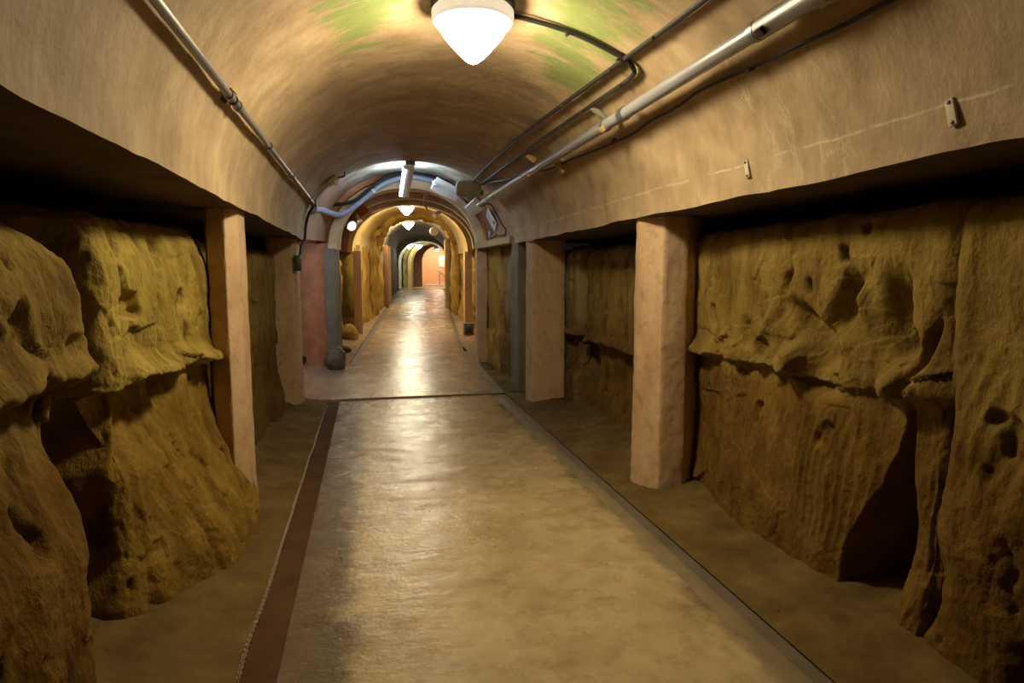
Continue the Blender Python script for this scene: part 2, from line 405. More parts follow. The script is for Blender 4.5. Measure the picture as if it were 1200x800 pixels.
# farther floor slab, follows the centre line
def slab():
    ny, nx = 420, 40
    Y = np.linspace(8.07, 26.0, ny)[:, None] * np.ones((1, nx))
    t = np.linspace(0, 1, nx)[None, :] * np.ones((ny, 1))
    left = np.where(Y < 10.30, -1.75, np.where(Y < 10.40, -1.75 + (Y - 10.30) * 10 * 0.91, -0.84))
    wl = left; wr = np.maximum(1.56 - 0.40 - 0.0935 * (Y - 8.05), 0.85)
    W = wl + (wr - wl) * t
    X = cxf(Y) + W
    Z = fz2(X, Y) + 0.012
    v = np.stack([X, Y, Z], -1).reshape(-1, 3)
    o = mesh_obj('ramp_slab', v, grid_faces(ny, nx), M['walk_red'], floor)
    # front edge
    fr = np.stack([np.stack([X[0], Y[0], Z[0]], -1), np.stack([X[0], Y[0], Z[0] - 0.12], -1)], 0).reshape(-1, 3)
    mesh_obj('slab_edge', fr, grid_faces(2, nx), M['walk_red'], floor)
    # level floor past the crest
    Y2 = np.linspace(26.0, 33, 60); X2 = np.linspace(-1.2, 2.2, 12)
    G = [(cxf(y) + xx, y, 0.962 + 0.003 * math.sin(y * 9 + xx * 3)) for y in Y2 for xx in X2]
    mesh_obj('upper_slab', G, grid_faces(60, 12), M['walk_red'], floor)
slab()
# side gutters of the ramp (dark slots) and the earth beyond them
def strip(name, f0, f1, y0, y1, zoff, m, n=120):
    v = []
    for y in np.linspace(y0, y1, n):
        for wv in (f0(y), f1(y)): v.append((cxf(y) + wv, y, zf(y) + zoff))
    return mesh_obj(name, v, grid_faces(n, 2), m, floor)
strip('ramp_gutter', lambda y: -0.97, lambda y: -0.83, 10.38, 26, -0.025, M['groove'])
strip('ramp_gutter', lambda y: 0.84, lambda y: 0.94, 11.3, 26, -0.025, M['groove'])
strip('ramp_gutter', lambda y: 1.56 - cxf(y), lambda y: 1.70 - cxf(y), 8.07, 11.3, 0.006, M['kerb'], 20)

def verge(name, f0, f1, y0, y1, seed, rise, m, ny=200, nx=24):
    v = []
    Y = np.linspace(y0, y1, ny)[:, None] * np.ones((1, nx)); t = np.linspace(0, 1, nx)[None, :] * np.ones((ny, 1))
    a = np.array([[f0(y)] for y in Y[:, 0]]); b = np.array([[f1(y)] for y in Y[:, 0]])
    X = a + (b - a) * t
    zb = np.array([[zf(y)] for y in Y[:, 0]])
    Z = zb + rise * t ** 1.3 + (0.03 * fbm(X * 2.5, Y * 2.5, 0, 4, seed) + 0.012 * fbm(X * 14, Y * 14, 0, 3, seed + 3)) * np.minimum(1, t * 5) + 0.004
    return struct(mesh_obj(name, np.stack([X, Y, Z], -1).reshape(-1, 3), grid_faces(ny, nx), m))
verge('ground', lambda y: -0.53, lambda y: -1.9, 0.6, 8.06, 11, 0.42, M['ground'], 420, 70)
verge('ground', lambda y: 1.70, lambda y: 3.4, 0.6, 8.06, 12, 0.22, M['ground'], 420, 80)
verge('ground', lambda y: 1.70, lambda y: 2.6, 8.06, 10.6, 13, 0.10, M['ground'], 100, 30)
verge('ground', lambda y: cxf(y) - 0.96, lambda y: cxf(y) - 1.9, 10.32, 26, 14, 0.22, M['verge'], 300, 24)
verge('ground', lambda y: max(1.70, cxf(y) + 0.93), lambda y: cxf(y) + 1.9, 10.3, 26, 15, 0.22, M['verge'], 300, 24)
# scattered crumbs of stone on the right verge and walkway
rs = MB()
for k in range(70):
    yy = random.uniform(1.8, 7.5); side = random.random()
    xx = random.uniform(1.75, 2.3) if side < 0.6 else random.uniform(-0.3, 1.5)
    r = random.uniform(0.003, 0.009) if side < 0.6 else random.uniform(0.003, 0.007)
    bm = bmesh.new(); bmesh.ops.create_icosphere(bm, subdivisions=1, radius=r)
    bm.verts.index_update()
    zz = 0.012 + max(0, (xx - 1.7)) * 0.03 if side < 0.6 else 0.003
    rs.add([(q.co.x * random.uniform(.8, 1.4) + xx, q.co.y + yy, q.co.z * 0.6 + zz) for q in bm.verts], [[q.index for q in fc.verts] for fc in bm.faces]); bm.free()
tag(rs.build('gravel', M['ground']), 'small pale stone crumbs scattered over walkway and earth verge', 'gravel', kind='stuff')

# ================================================================== NEAR SECTION: vault
def near_vault():
    nA, nY = 150, 170
    Y = np.linspace(-0.6, Y_END, nY)
    angs = np.linspace(180, 0, nA)
    base = np.array([[vpt(a, 0)[0], vpt(a, 0)[2]] for a in angs])
    seg = np.r_[0, np.cumsum(np.hypot(*(np.diff(base, axis=0).T)))]
    nrm = np.stack([(base[:, 0] - VX) / VA ** 2, (base[:, 1] - VZ) / VB ** 2], -1); nrm /= np.linalg.norm(nrm, axis=1)[:, None] + 1e-9
    YY = Y[:, None] * np.ones((1, nA)); SS = seg[None, :] * np.ones((nY, 1))
    d = 0.010 * fbm(YY * 0.9, SS * 0.8, 0, 3, 31) + 0.004 * vnoise(YY * 7, SS * 1.2, 0, 32)
    X = base[None, :, 0] + nrm[None, :, 0] * d; Z = base[None, :, 1] + nrm[None, :, 1] * d
    edge = np.zeros((nY, nA)); edge[:, 0] = 0.012 * fbm(Y * 3, 0, 0, 4, 40); edge[:, -1] = 0.012 * fbm(Y * 3, 0, 5, 4, 41)
    Z = Z + edge
    v = np.stack([X, YY, Z], -1).reshape(-1, 3)
    o = mesh_obj('ceiling', v, grid_faces(nY, nA), M['vault'], uv=np.stack([YY, SS], -1).reshape(-1, 2))
    struct(o)
    L = np.stack([X[:, 0], Y, Z[:, 0]], -1); R = np.stack([X[:, -1], Y, Z[:, -1]], -1)
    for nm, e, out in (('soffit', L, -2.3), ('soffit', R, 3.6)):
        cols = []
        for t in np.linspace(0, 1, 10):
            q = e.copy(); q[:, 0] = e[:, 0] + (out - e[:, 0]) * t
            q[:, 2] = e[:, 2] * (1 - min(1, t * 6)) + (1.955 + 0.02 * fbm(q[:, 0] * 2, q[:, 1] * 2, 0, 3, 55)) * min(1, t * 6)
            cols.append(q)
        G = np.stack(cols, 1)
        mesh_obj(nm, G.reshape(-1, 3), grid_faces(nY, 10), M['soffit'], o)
    # end face of the vault, and the haunch behind it down to the soffit
    ring = []
    for a in angs:
        p = vpt(a, Y_END); q = vpt(a, Y_END, -0.10)
        ring.append(p); ring.append((q[0], Y_END + 0.02, q[2]))
    mesh_obj('vault_end_face', ring, grid_faces(nA, 2), M['vault'], o, uv=[(p[1], p[0]) for p in ring])
    return o
ceiling = near_vault()

# ================================================================== NEAR SECTION: rock
def rock_block(name, sgn, face, y0, y1, z0, z1, relief, m, parent, res=0.009, r=0.12, rt=0.16, depth=0.9, end0=None, end1=None, top=None):
    """sgn -1: left wall (faces +X), +1: right wall. face(Y,Z)->|X| of the face. relief(Y,Z)->metres towards the tunnel."""
    def path(L, rad, dep, both):
        n_f = int((L - (2 if both else 1) * rad) / res); n_a = max(8, int(rad * 1.57 / res)); n_d = 14
        pos, dp = [], []
        if both:
            for k in range(n_d): pos.append(0.0); dp.append(rad + (dep - rad) * (1 - k / n_d) ** 1.5)
            for k in range(n_a): a = k / n_a * PI / 2; pos.append(rad * (1 - math.cos(a))); dp.append(rad * (1 - math.sin(a)))
        for k in range(n_f): pos.append((rad if both else 0) + (L - (2 if both else 1) * rad) * k / n_f); dp.append(0.0)
        for k in range(n_a): a = k / n_a * PI / 2; pos.append(L - rad + rad * math.sin(a)); dp.append(rad * (1 - math.cos(a)))
        for k in range(n_d + 1): pos.append(L); dp.append(rad + (dep - rad) * (k / n_d) ** 1.5)
        return np.array(pos), np.array(dp)
    ys, yd = path(y1 - y0, r, depth, True)
    zs, zd = path(z1 - z0, rt, depth, False)
    YS, ZS = np.meshgrid(ys, zs); YD, ZD = np.meshgrid(yd, zd)
    fr = YS / (y1 - y0)
    Z = z0 + ZS
    Y = y0 + YS
    if end0: Y = Y + (1 - fr) * end0(Z)
    if end1: Y = Y + fr * end1(Z)
    if top is not None: Z = z0 + ZS * (1 + top(Y) * (ZS / (z1 - z0)) ** 2)
    D = np.minimum(YD + ZD, depth)
    X = sgn * (face(Y, Z) + D)
    V = np.stack([X, Y, Z], -1)
    gu = np.gradient(V, axis=1); gv = np.gradient(V, axis=0)
    N = np.cross(gu, gv); N /= np.linalg.norm(N, axis=-1, keepdims=True) + 1e-9
    mid = N[N.shape[0] // 3, N.shape[1] // 2]
    if mid[0] * sgn > 0: N = -N
    for k in range(6):      # soften normals at the rims
        N[1:-1, 1:-1] = (N[1:-1, 1:-1] + N[:-2, 1:-1] + N[2:, 1:-1] + N[1:-1, :-2] + N[1:-1, 2:]) / 5
    N /= np.linalg.norm(N, axis=-1, keepdims=True) + 1e-9
    R = relief(Y, Z, X)
    R = R * np.clip(1 - D / depth, 0.15, 1)
    V = V + N * R[..., None]
    return mesh_obj(name, V.reshape(-1, 3), grid_faces(V.shape[0], V.shape[1], sgn > 0), m, parent)

def facets(u, v, seed, sl=0.5):
    """broken rock: every cell is a tilted flat plane of its own"""
    iu, iv = np.floor(u), np.floor(v); best = np.full(u.shape, 1e9); val = np.zeros(u.shape)
    for a in (-1, 0, 1):
        for b in (-1, 0, 1):
            cu, cv = (iu + a).astype(np.int64) + 1000, (iv + b).astype(np.int64) + 1000; k = np.zeros_like(cu)
            pu = iu + a + 0.5 + 0.45 * _hash(cu, cv, k, seed); pv = iv + b + 0.5 + 0.45 * _hash(cu, cv, k, seed + 1)
            d = (u - pu) ** 2 + (v - pv) ** 2
            h = 0.5 * _hash(cu, cv, k, seed + 2) + sl * (_hash(cu, cv, k, seed + 3) * (u - pu) + _hash(cu, cv, k, seed + 4) * (v - pv))
            m_ = d < best; best = np.where(m_, d, best); val = np.where(m_, h, val)
    return val

def weather(Y, Z, X, seed, a=1.0, chan=1.0, brk=1.0):
    """common sandstone weathering: lumps, vertical runnels, broken facets, pits and sandy grain"""
    wy = Y + 0.07 * fbm(Y * 2.5, Z * 2.5, X, 3, seed + 90); wz = Z + 0.05 * fbm(Y * 3, Z * 3, X, 3, seed + 91)
    r = 0.036 * fbm(Y * 1.6, Z * 1.2, X * 1.5, 3, seed)
    r = r - chan * 0.040 * sstep(0.45, 0.98, ridge(wy * 3.1, Z * 0.7, X, 2, seed + 5)) * (0.4 + 0.6 * sstep(-0.2, 0.4, fbm(Y * 1.7, Z * 1.7, X, 2, seed + 6)))
    r = r + brk * 0.030 * facets(wy * 3.3, wz * 3.9, seed + 30) * sstep(-0.15, 0.35, fbm(Y * 1.3, Z * 1.6, 3, 2, seed + 31))
    r = r + brk * 0.014 * facets(wy * 9, wz * 8, seed + 33) * sstep(-0.1, 0.3, fbm(Y * 2.1, Z * 2.1, 6, 2, seed + 34))
    r = r + 0.010 * ridge(wy * 8, Z * 2.4, X * 5, 3, seed + 7)
    r = r + 0.010 * fbm(Y * 15, Z * 10, X * 15, 3, seed + 9) + 0.0045 * fbm(Y * 48, Z * 36, X * 48, 2, seed + 10)
    pit = fbm(Y * 7, Z * 4.2, X * 7, 2, seed + 12)
    return a * (r - 0.05 * sstep(0.50, 0.68, pit))

def ledge(Z, zl, up, amp):
    """overhanging course: swells downward to a sharp lip at zl"""
    return amp * sstep(zl + up, zl + 0.012, Z) * sstep(zl - 0.014, zl + 0.004, Z)

def bump(Y, Z, y, z, ry, rz, amp, p=2.0, tilt=0.0):
    dy = (Y - y) - tilt * (Z - z); dz = Z - z
    d = np.abs(dy / ry) ** p + np.abs(dz / rz) ** p
    return amp * np.exp(-d)

wall_left = struct(mesh_obj('wall_left', *(lambda g: (g[0], g[1]))((lambda Yg, Zg: (np.stack([-1.95 + 0.08 * fbm(Yg * 2, Zg * 2, 0, 3, 61), Yg, Zg], -1).reshape(-1, 3), grid_faces(60, 90)))(*np.meshgrid(np.linspace(0.4, 8.1, 90), np.linspace(-0.2, 2.0, 60)))), M['rock']))
wall_right = struct(mesh_obj('wall_right', *(lambda g: (g[0], g[1]))((lambda Yg, Zg: (np.stack([3.35 + 0.08 * fbm(Yg * 2, Zg * 2, 0, 3, 62), Yg, Zg], -1).reshape(-1, 3), grid_faces(60, 90, True)))(*np.meshgrid(np.linspace(0.2, 10.4, 90), np.linspace(-0.2, 2.0, 60)))), M['rock']))

# left block A: bulging, hollowed at waist height towards its far end
def rel_A(Y, Z, X):
    r = weather(Y, Z, X, 100, 0.9, 0.8)
    r = r + 0.02 * sstep(0.6, 0.05, Z)
    notch = sstep(1.22, 1.14, Z + 0.07 * fbm(Y * 4, Z * 4, 0, 3, 120)) * sstep(0.55, 1.0, Z + 0.05 * fbm(Y * 4, 2, 0, 3, 121))
    r = r - 0.13 * notch * sstep(1.65, 2.05, Y)
    r = r + ledge(Z, 1.17 + 0.05 * fbm(Y * 5, 0, 0, 3, 122), 0.15, 0.05) * sstep(1.5, 2.0, Y)
    r = r - bump(Y, Z, 1.97, 1.47, 0.02, 0.035, 0.08) - bump(Y, Z, 2.02, 1.38, 0.014, 0.02, 0.05)
    return r
rock_block('rock_block', -1, lambda Y, Z: 0.985 + 0.12 * sstep(1.4, 1.95, Z), 0.3, 2.62, -0.25, 1.80, rel_A, M['rock'], wall_left, 0.010, 0.14, 0.3,
           end1=lambda Z: -0.20 * sstep(1.55, 1.80, Z) - 0.05 * sstep(1.15, 1.0, Z) - 0.10 * sstep(0.9, 0.4, Z) + 0.03 * fbm(Z * 3, 0, 0, 3, 130))
# left block B: ledge at 1.1 m, hollow beneath, darker lower mass
def rel_B(Y, Z, X):
    r = weather(Y, Z, X, 200, 1.0, 1.3)
    zl = 1.08 - 0.03 * (Y - 3.4) + 0.05 * fbm(Y * 3.5, 0, 0, 3, 210)
    lipw = 0.35 + 0.65 * sstep(-0.35, 0.35, fbm(Y * 4.5, 0, 3, 3, 212))
    r = r + ledge(Z, zl, 0.13, 0.085) * lipw + 0.030 * facets(Y * 7, Z * 9, 214) * np.exp(-((Z - zl - 0.02) / 0.10) ** 2)
    under = sstep(zl, zl - 0.03, Z) * sstep(zl - 0.45, zl - 0.10, Z)
    r = r - 0.12 * under * sstep(3.85, 3.2, Y) - 0.04 * under
    r = r - 0.07 * np.exp(-((Y - 3.42 - 0.25 * (Z - 1.3)) / 0.035) ** 2) * sstep(1.08, 1.2, Z) * sstep(1.75, 1.4, Z)
    r = r - bump(Y, Z, 3.75, 1.22, 0.04, 0.06, 0.07) - bump(Y, Z, 3.55, 1.0, 0.03, 0.12, 0.09) - bump(Y, Z, 3.15, 1.38, 0.018, 0.02, 0.05)
    return r
rock_block('rock_block', -1, lambda Y, Z: 1.01 - 0.28 * sstep(0.80, -0.05, Z) * sstep(2.75, 3.5, Y) - 0.0 * sstep(3.6, 3.0, Y) * sstep(0.8, 0.0, Z) - 0.05 * sstep(3.0, 4.2, Y) + 0.08 * sstep(1.55, 1.85, Z), 2.82, 4.30, -0.25, 1.82, rel_B, M['rock_b'], wall_left, 0.008, 0.07, 0.10,
           end0=lambda Z: 0.05 * fbm(Z * 3, 1, 0, 3, 230) + 0.07 * sstep(1.04, 0.94, Z) - 0.07 * sstep(0.6, 0.05, Z))
# left block C between the two left posts
def rel_C(Y, Z, X):
    r = weather(Y, Z, X, 300, 0.9, 1.4)
    r = r + 0.05 * sstep(0.95, 0.9, Z) * 0 + 0.03 * sstep(0.7, 0.0, Z)
    r = r - 0.09 * np.exp(-((Y - 6.15) / 0.05) ** 2)
    return r
rock_block('rock_block', -1, lambda Y, Z: 1.06 - 0.02 * (Y - 5) - 0.05 * sstep(0.5, 0.0, Z), 4.62, 7.55, -0.25, 1.80, rel_C, M['rock'], wall_left, 0.014, 0.12, 0.14)

# right block: long face with a broken ledge at 1.05 m, scoops, bore holes, a dark cleft at the foot
def rel_R(Y, Z, X):
    r = weather(Y, Z, X, 400, 0.75, 0.6)
    n = 0.06 * fbm(Y * 3.2, 0, 0, 4, 410)
    zl = 1.02 + 0.05 * sstep(2.8, 2.0, Y) + n
    lipw = 0.15 + 0.85 * sstep(-0.3, 0.3, fbm(Y * 3.5, 0, 7, 3, 412))
    r = r + ledge(Z, zl, 0.16, 0.065) * lipw - 0.045 * sstep(zl + 0.01, zl - 0.05, Z)
    r = r + 0.045 * facets(Y * 5.5 + Z, Z * 7, 416, 0.7) * np.exp(-((Z - zl - 0.06) / 0.13) ** 2) * sstep(4.3, 3.9, Y)
    r = r + 0.03 * facets(Y * 3 + 1.5 * Z, Z * 4, 417, 0.9) * np.exp(-((Z - 1.33) / 0.2) ** 2) * np.exp(-((Y - 2.7) / 0.6) ** 2)
    r = r + 0.012 * np.round(6 * fbm(Y * 2.0, Z * 7, 0, 2, 415)) / 2 * np.exp(-((Z - zl - 0.04) / 0.12) ** 2)
    # upper scoops and holes
    r = r - bump(Y, Z, 2.86, 1.27, 0.10, 0.12, 0.16, 3, 0.9) - bump(Y, Z, 2.62, 1.40, 0.07, 0.16, 0.10, 3, -0.5)
    r = r - bump(Y, Z, 2.32, 1.40, 0.07, 0.15, 0.13, 3, 0.1) - bump(Y, Z, 2.26, 1.26, 0.06, 0.06, 0.10, 3)
    r = r - bump(Y, Z, 2.80, 1.07, 0.11, 0.10, 0.14, 3) - bump(Y, Z, 3.06, 1.52, 0.03, 0.06, 0.06, 2, -0.5)
    for (hy, hz, rr, aa) in ((2.645, 1.645, 0.024, 0.11), (3.90, 1.27, 0.045, 0.13), (2.86, 1.49, 0.022, 0.08), (1.99, 1.49, 0.022, 0.10), (3.10, 1.36, 0.05, 0.06), (3.42, 1.20, 0.05, 0.07), (2.52, 1.76, 0.02, 0.06), (3.25, 1.12, 0.04, 0.07)):
        r = r - bump(Y, Z, hy, hz, rr, rr * 1.4, aa, 3, 0.2)
    for (y, z, ry, rz, a, t) in ((2.50, 1.44, 0.03, 0.16, 0.05, 0.3), (2.95, 1.13, 0.07, 0.05, 0.06, 0.8), (2.2, 1.10, 0.14, 0.05, 0.05, 0.3), (3.2, 1.28, 0.04, 0.10, 0.035, -0.5)):
        r = r + bump(Y, Z, y, z, ry, rz, a, 2, t)
    r = r - 0.07 * np.exp(-((Y - 2.16 + 0.35 * (Z - 1.2)) / 0.022) ** 2) * sstep(0.95, 1.05, Z) * sstep(1.42, 1.30, Z)
    # chisel marks on the lower face
    ch = np.abs(np.sin(Y * 62 + 3 * fbm(Y * 3, Z * 3, 0, 2, 420) + Z * 8))
    r = r - 0.010 * ch * sstep(0.15, 0.5, fbm(Y * 2.2, Z * 1.8, 2, 2, 421) + 0.35) * sstep(0.95, 0.75, Z)
    chu = np.abs(np.sin(Y * 45 - Z * 10)); r = r - 0.008 * chu * sstep(3.2, 3.8, Y) * np.exp(-((Z - 1.48) / 0.08) ** 2)
    # the cleft at the foot: triangular, open at the bottom
    half = 0.02 + 0.17 * sstep(0.98, 0.15, Z)
    yc = 2.23 + 0.16 * sstep(0.98, 0.1, Z)
    cl = sstep(1.0, 0.72, np.abs((Y - yc) / half)) * sstep(1.0, 0.80, Z)
    r = r - 0.50 * cl
    r = r + 0.05 * bump(Y, Z, 2.9, 0.5, 0.5, 0.35, 1)
    return r
rock_block('rock_block', 1, lambda Y, Z: 2.20 + 0.10 * sstep(3.3, 4.5, Y) + 0.22 * sstep(0.55, -0.1, np.minimum(Z, 0.5)) * 0 - 0.05 * sstep(0.5, 0.0, Z), 2.02, 4.62, -0.25, 1.84, rel_R, M['rock'], wall_right, 0.0075, 0.10, 0.12, depth=0.95,
           end0=lambda Z: 0.0 * Z)
# right buttress: nearer mass to the right of the cleft
def rel_S(Y, Z, X):
    r = weather(Y, Z, X, 500, 0.8, 0.5)
    ch = np.abs(np.sin(Y * 50 + Z * 14 + 2 * fbm(Y * 3, Z * 3, 0, 2, 520)))
    r = r - 0.010 * ch * sstep(1.3, 1.1, Z) * sstep(0.7, 0.9, Z)
    cr = np.exp(-(np.abs(Y - 1.72 + 0.10 * fbm(Z * 5, 0, 0, 3, 530) - 0.15 * (Z - 0.4)) / 0.02) ** 2) * sstep(0.7, 0.55, Z)
    r = r - 0.03 * cr - 0.03 * sstep(0.30, 0.24, Z + 0.10 * fbm(Y * 3, 0, 0, 3, 531)) * sstep(1.75, 1.65, Y)
    return r
rock_block('rock_block', 1, lambda Y, Z: 2.20 - 0.02 * sstep(1.4, 0.6, Z), 0.35, 2.10, -0.25, 1.83, rel_S, M['rock'], wall_right, 0.0085, 0.14, 0.12,
           end1=lambda Z: -0.03 * sstep(1.2, 0.9, Z) - 0.03 * sstep(0.7, 0.3, Z) + 0.10 * sstep(0.25, 0.0, Z) + 0.02 * fbm(Z * 4, 0, 0, 3, 540))
# right block between post one and post two, split by a vertical joint
def rel_T(Y, Z, X):
    r = weather(Y, Z, X, 600, 0.9, 0.7)
    zl = 0.80 + 0.04 * fbm(Y * 3, 0, 0, 3, 610)
    r = r + ledge(Z, zl, 0.12, 0.06) - 0.05 * sstep(zl, zl - 0.05, Z)
    return r
rock_block('rock_block', 1, lambda Y, Z: 2.40 + 0.05 * sstep(0.8, 0.7, Z) - 0.1 * sstep(0.5, 0, Z), 4.66, 6.98, -0.25, 1.83, rel_T, M['rock'], wall_right, 0.012, 0.10, 0.12,
           end1=lambda Z: -0.25 * sstep(0.85, 0.6, Z) * sstep(0.1, 0.3, Z) + 0.03 * fbm(Z * 4, 0, 0, 3, 640))
def rel_U(Y, Z, X):
    r = weather(Y, Z, X, 650, 0.9, 1.0)
    return r - 0.20 * sstep(0.85, 0.78, Z) * sstep(0.35, 0.55, Z) * sstep(7.9, 7.2, Y) + 0.06 * np.exp(-np.abs((Z - 0.86) / 0.05) ** 3)
rock_block('rock_block', 1, lambda Y, Z: 2.34 - 0.03 * sstep(0.5, 0, Z), 7.06, 8.02, -0.25, 1.84, rel_U, M['rock_grey'], wall_right, 0.012, 0.08, 0.1)
# right bay by the junction: two rock panels
def rel_W(Y, Z, X): return weather(Y, Z, X, 700, 0.7, 1.3) + 0.05 * sstep(0.7, 0.6, Z)
rock_block('rock_block', 1, lambda Y, Z: 2.03 - 0.05 * (Y - 8.4), 8.38, 9.45, -0.2, 1.97, rel_W, M['rock_grey'], wall_right, 0.014, 0.06, 0.06, depth=0.5)
rock_block('rock_block', 1, lambda Y, Z: 2.00 - 0.06 * (Y - 8.4), 9.5, 10.5, -0.2, 1.97, rel_W, M['rock_gold'], wall_right, 0.014, 0.06, 0.06, depth=0.5)

# ================================================================== concrete posts
def post(poly, z0, z1, label, m=None, seed=0, foot=0.0, group='concrete posts along the walls'):
    m = m or M['post']
    c = np.mean(poly, axis=0); n = len(poly); pts = []; per = 8
    for i in range(n):
        a = np.array(poly[i]); b = np.array(poly[(i + 1) % n])
        for k in range(per): pts.append(a + (b - a) * (0.04 + 0.92 * k / (per - 1)))
    pts = np.array(pts); nz = 60; V = []
    for j in range(nz):
        t = j / (nz - 1); z = z0 + (z1 - z0) * t
        s = 1 + foot * max(0, 1 - t * 5) ** 2 - 0.02 * t
        q = c + (pts - c) * s
        d = 0.010 * fbm(q[:, 0] * 6, q[:, 1] * 6, z * 3, 4, 800 + seed) + 0.004 * fbm(q[:, 0] * 25, q[:, 1] * 25, z * 20, 2, 820 + seed)
        dirv = (q - c) / (np.linalg.norm(q - c, axis=1)[:, None] + 1e-9)
        q = q + dirv * d[:, None]
        V += [(p[0], p[1], z) for p in q]
    N = len(pts); f = []
    for j in range(nz - 1):
        for k in range(N): f.append((j * N + k, j * N + (k + 1) % N, (j + 1) * N + (k + 1) % N, (j + 1) * N + k))
    f += [tuple(range(N - 1, -1, -1)), tuple(range((nz - 1) * N, nz * N))]
    o = mesh_obj('concrete_post', V, f, m, angle=38)
    return tag(o, label, 'post', group)
post([(1.89, 4.38), (1.88, 4.31), (1.905, 4.22), (1.97, 4.08), (2.16, 4.09), (2.34, 4.24), (2.36, 4.42)], -0.1, 1.95,
     'thick pinkish concrete post with chipped rounded foot, beside the big ledged rock face', seed=1, foot=0.03)
post([(-0.765, 4.44), (-0.760, 4.20), (-0.825, 4.10), (-0.94, 4.17), (-0.985, 4.30), (-0.99, 4.46)], 0.0, 1.95,
     'pale concrete post on the left wall beside the dark cleft rock', seed=2, foot=0.10)
post([(1.87, 7.62), (1.86, 7.58), (1.89, 7.34), (2.30, 7.38), (2.32, 7.66)], -0.05, 1.98,
     'orange brown square post, second from the big rock face', seed=3)
post([(1.85, 8.36), (1.84, 8.30), (1.87, 8.04), (2.10, 8.06), (2.12, 8.36)], -0.05, 1.99,
     'narrow grey white post just behind the orange brown square post', m=M['greygreen'], seed=4)
post([(-0.79, 8.0), (-0.79, 7.62), (-0.83, 7.56), (-1.12, 7.60), (-1.14, 8.0)], 0.0, 1.96,
     'slim post at the end of the left wall beside the pink pilaster', seed=5)

# ================================================================== JUNCTION and FARTHER TUNNEL
def arch_prof(hw, zs, zc, w0=0.0, n=40, ex=2.1, wall=True, nw=8, zlow=-0.15):
    """profile as (w, z) from left foot over the crown to the right foot"""
    p = []
    if wall: p += [(w0 - hw, zlow + (zs - zlow) * k / nw) for k in range(nw)]
    e = 2 / ex
    for k in range(n + 1):
        a = PI - PI * k / n; c, s = math.cos(a), math.sin(a)
        p.append((w0 + hw * math.copysign(abs(c) ** e, c), zs + (zc - zs) * abs(s) ** e))
    if wall: p += [(w0 + hw, zs - (zs - zlow) * (k + 1) / nw) for k in range(nw)]
    return np.array(p)

def barrel(name, y0, y1, a, b, m, parent=None, ny=24, rough=0.0, seed=0, wall=True, n=40):
    """inside surface between y0 (profile args a) and y1 (b)"""
    Y = np.linspace(y0, y1, ny); V = []; UV = []
    for y in Y:
        t = (y - y0) / (y1 - y0)
        pr = arch_prof(*[a[i] + (b[i] - a[i]) * t for i in range(4)], wall=wall, n=n)
        c = np.array([pr[:, 0].mean(), 1.2]); d = pr - c; dn = d / np.linalg.norm(d, axis=1)[:, None]
        s = np.r_[0, np.cumsum(np.hypot(*(np.diff(pr, axis=0).T)))]
        r = rough * (fbm(s * 2.5, y * 2.5, 0, 4, seed) + 0.5 * fbm(s * 9, y * 9, 0, 3, seed + 4)) if rough else 0 * s
        pr = pr + dn * r[:, None]
        V += [P2(y, q[0], q[1]) for q in pr]; UV += [(y, k) for k in s]
    return mesh_obj(name, V, grid_faces(ny, len(pr)), m, parent, uv=UV)

def band(name, y0, y1, inner, th, m, parent=None, n=48, wall=True, rough=0.0, seed=0, k0=0, k1=None, zlow=-0.15):
    """solid arch rib: inner profile args, thickness th outward, from y0 to y1; k0:k1 cuts the run of the arc"""
    pi = arch_prof(*inner, wall=wall, n=n, zlow=zlow); po = arch_prof(inner[0] + th, inner[1], inner[2] + th, inner[3] if len(inner) > 3 else 0, wall=wall, n=n, zlow=zlow)
    pi, po = pi[k0:k1], po[k0:k1]
    V = []
    for q, o in zip(pi, po):
        s = rough * fbm(q[0] * 4, q[1] * 4, seed, 3, seed) if rough else 0
        V += [P2(y0, q[0], q[1] + s), P2(y0, o[0], o[1] + s), P2(y1, o[0], o[1] + s), P2(y1, q[0], q[1] + s)]
    N = len(pi); f = []
    for i in range(N - 1):
        for k in range(4): f.append((i * 4 + k, i * 4 + (k + 1) % 4, (i + 1) * 4 + (k + 1) % 4, (i + 1) * 4 + k))
    f += [(3, 2, 1, 0), tuple((N - 1) * 4 + k for k in range(4))]
    return mesh_obj(name, V, f, m, parent, angle=40)

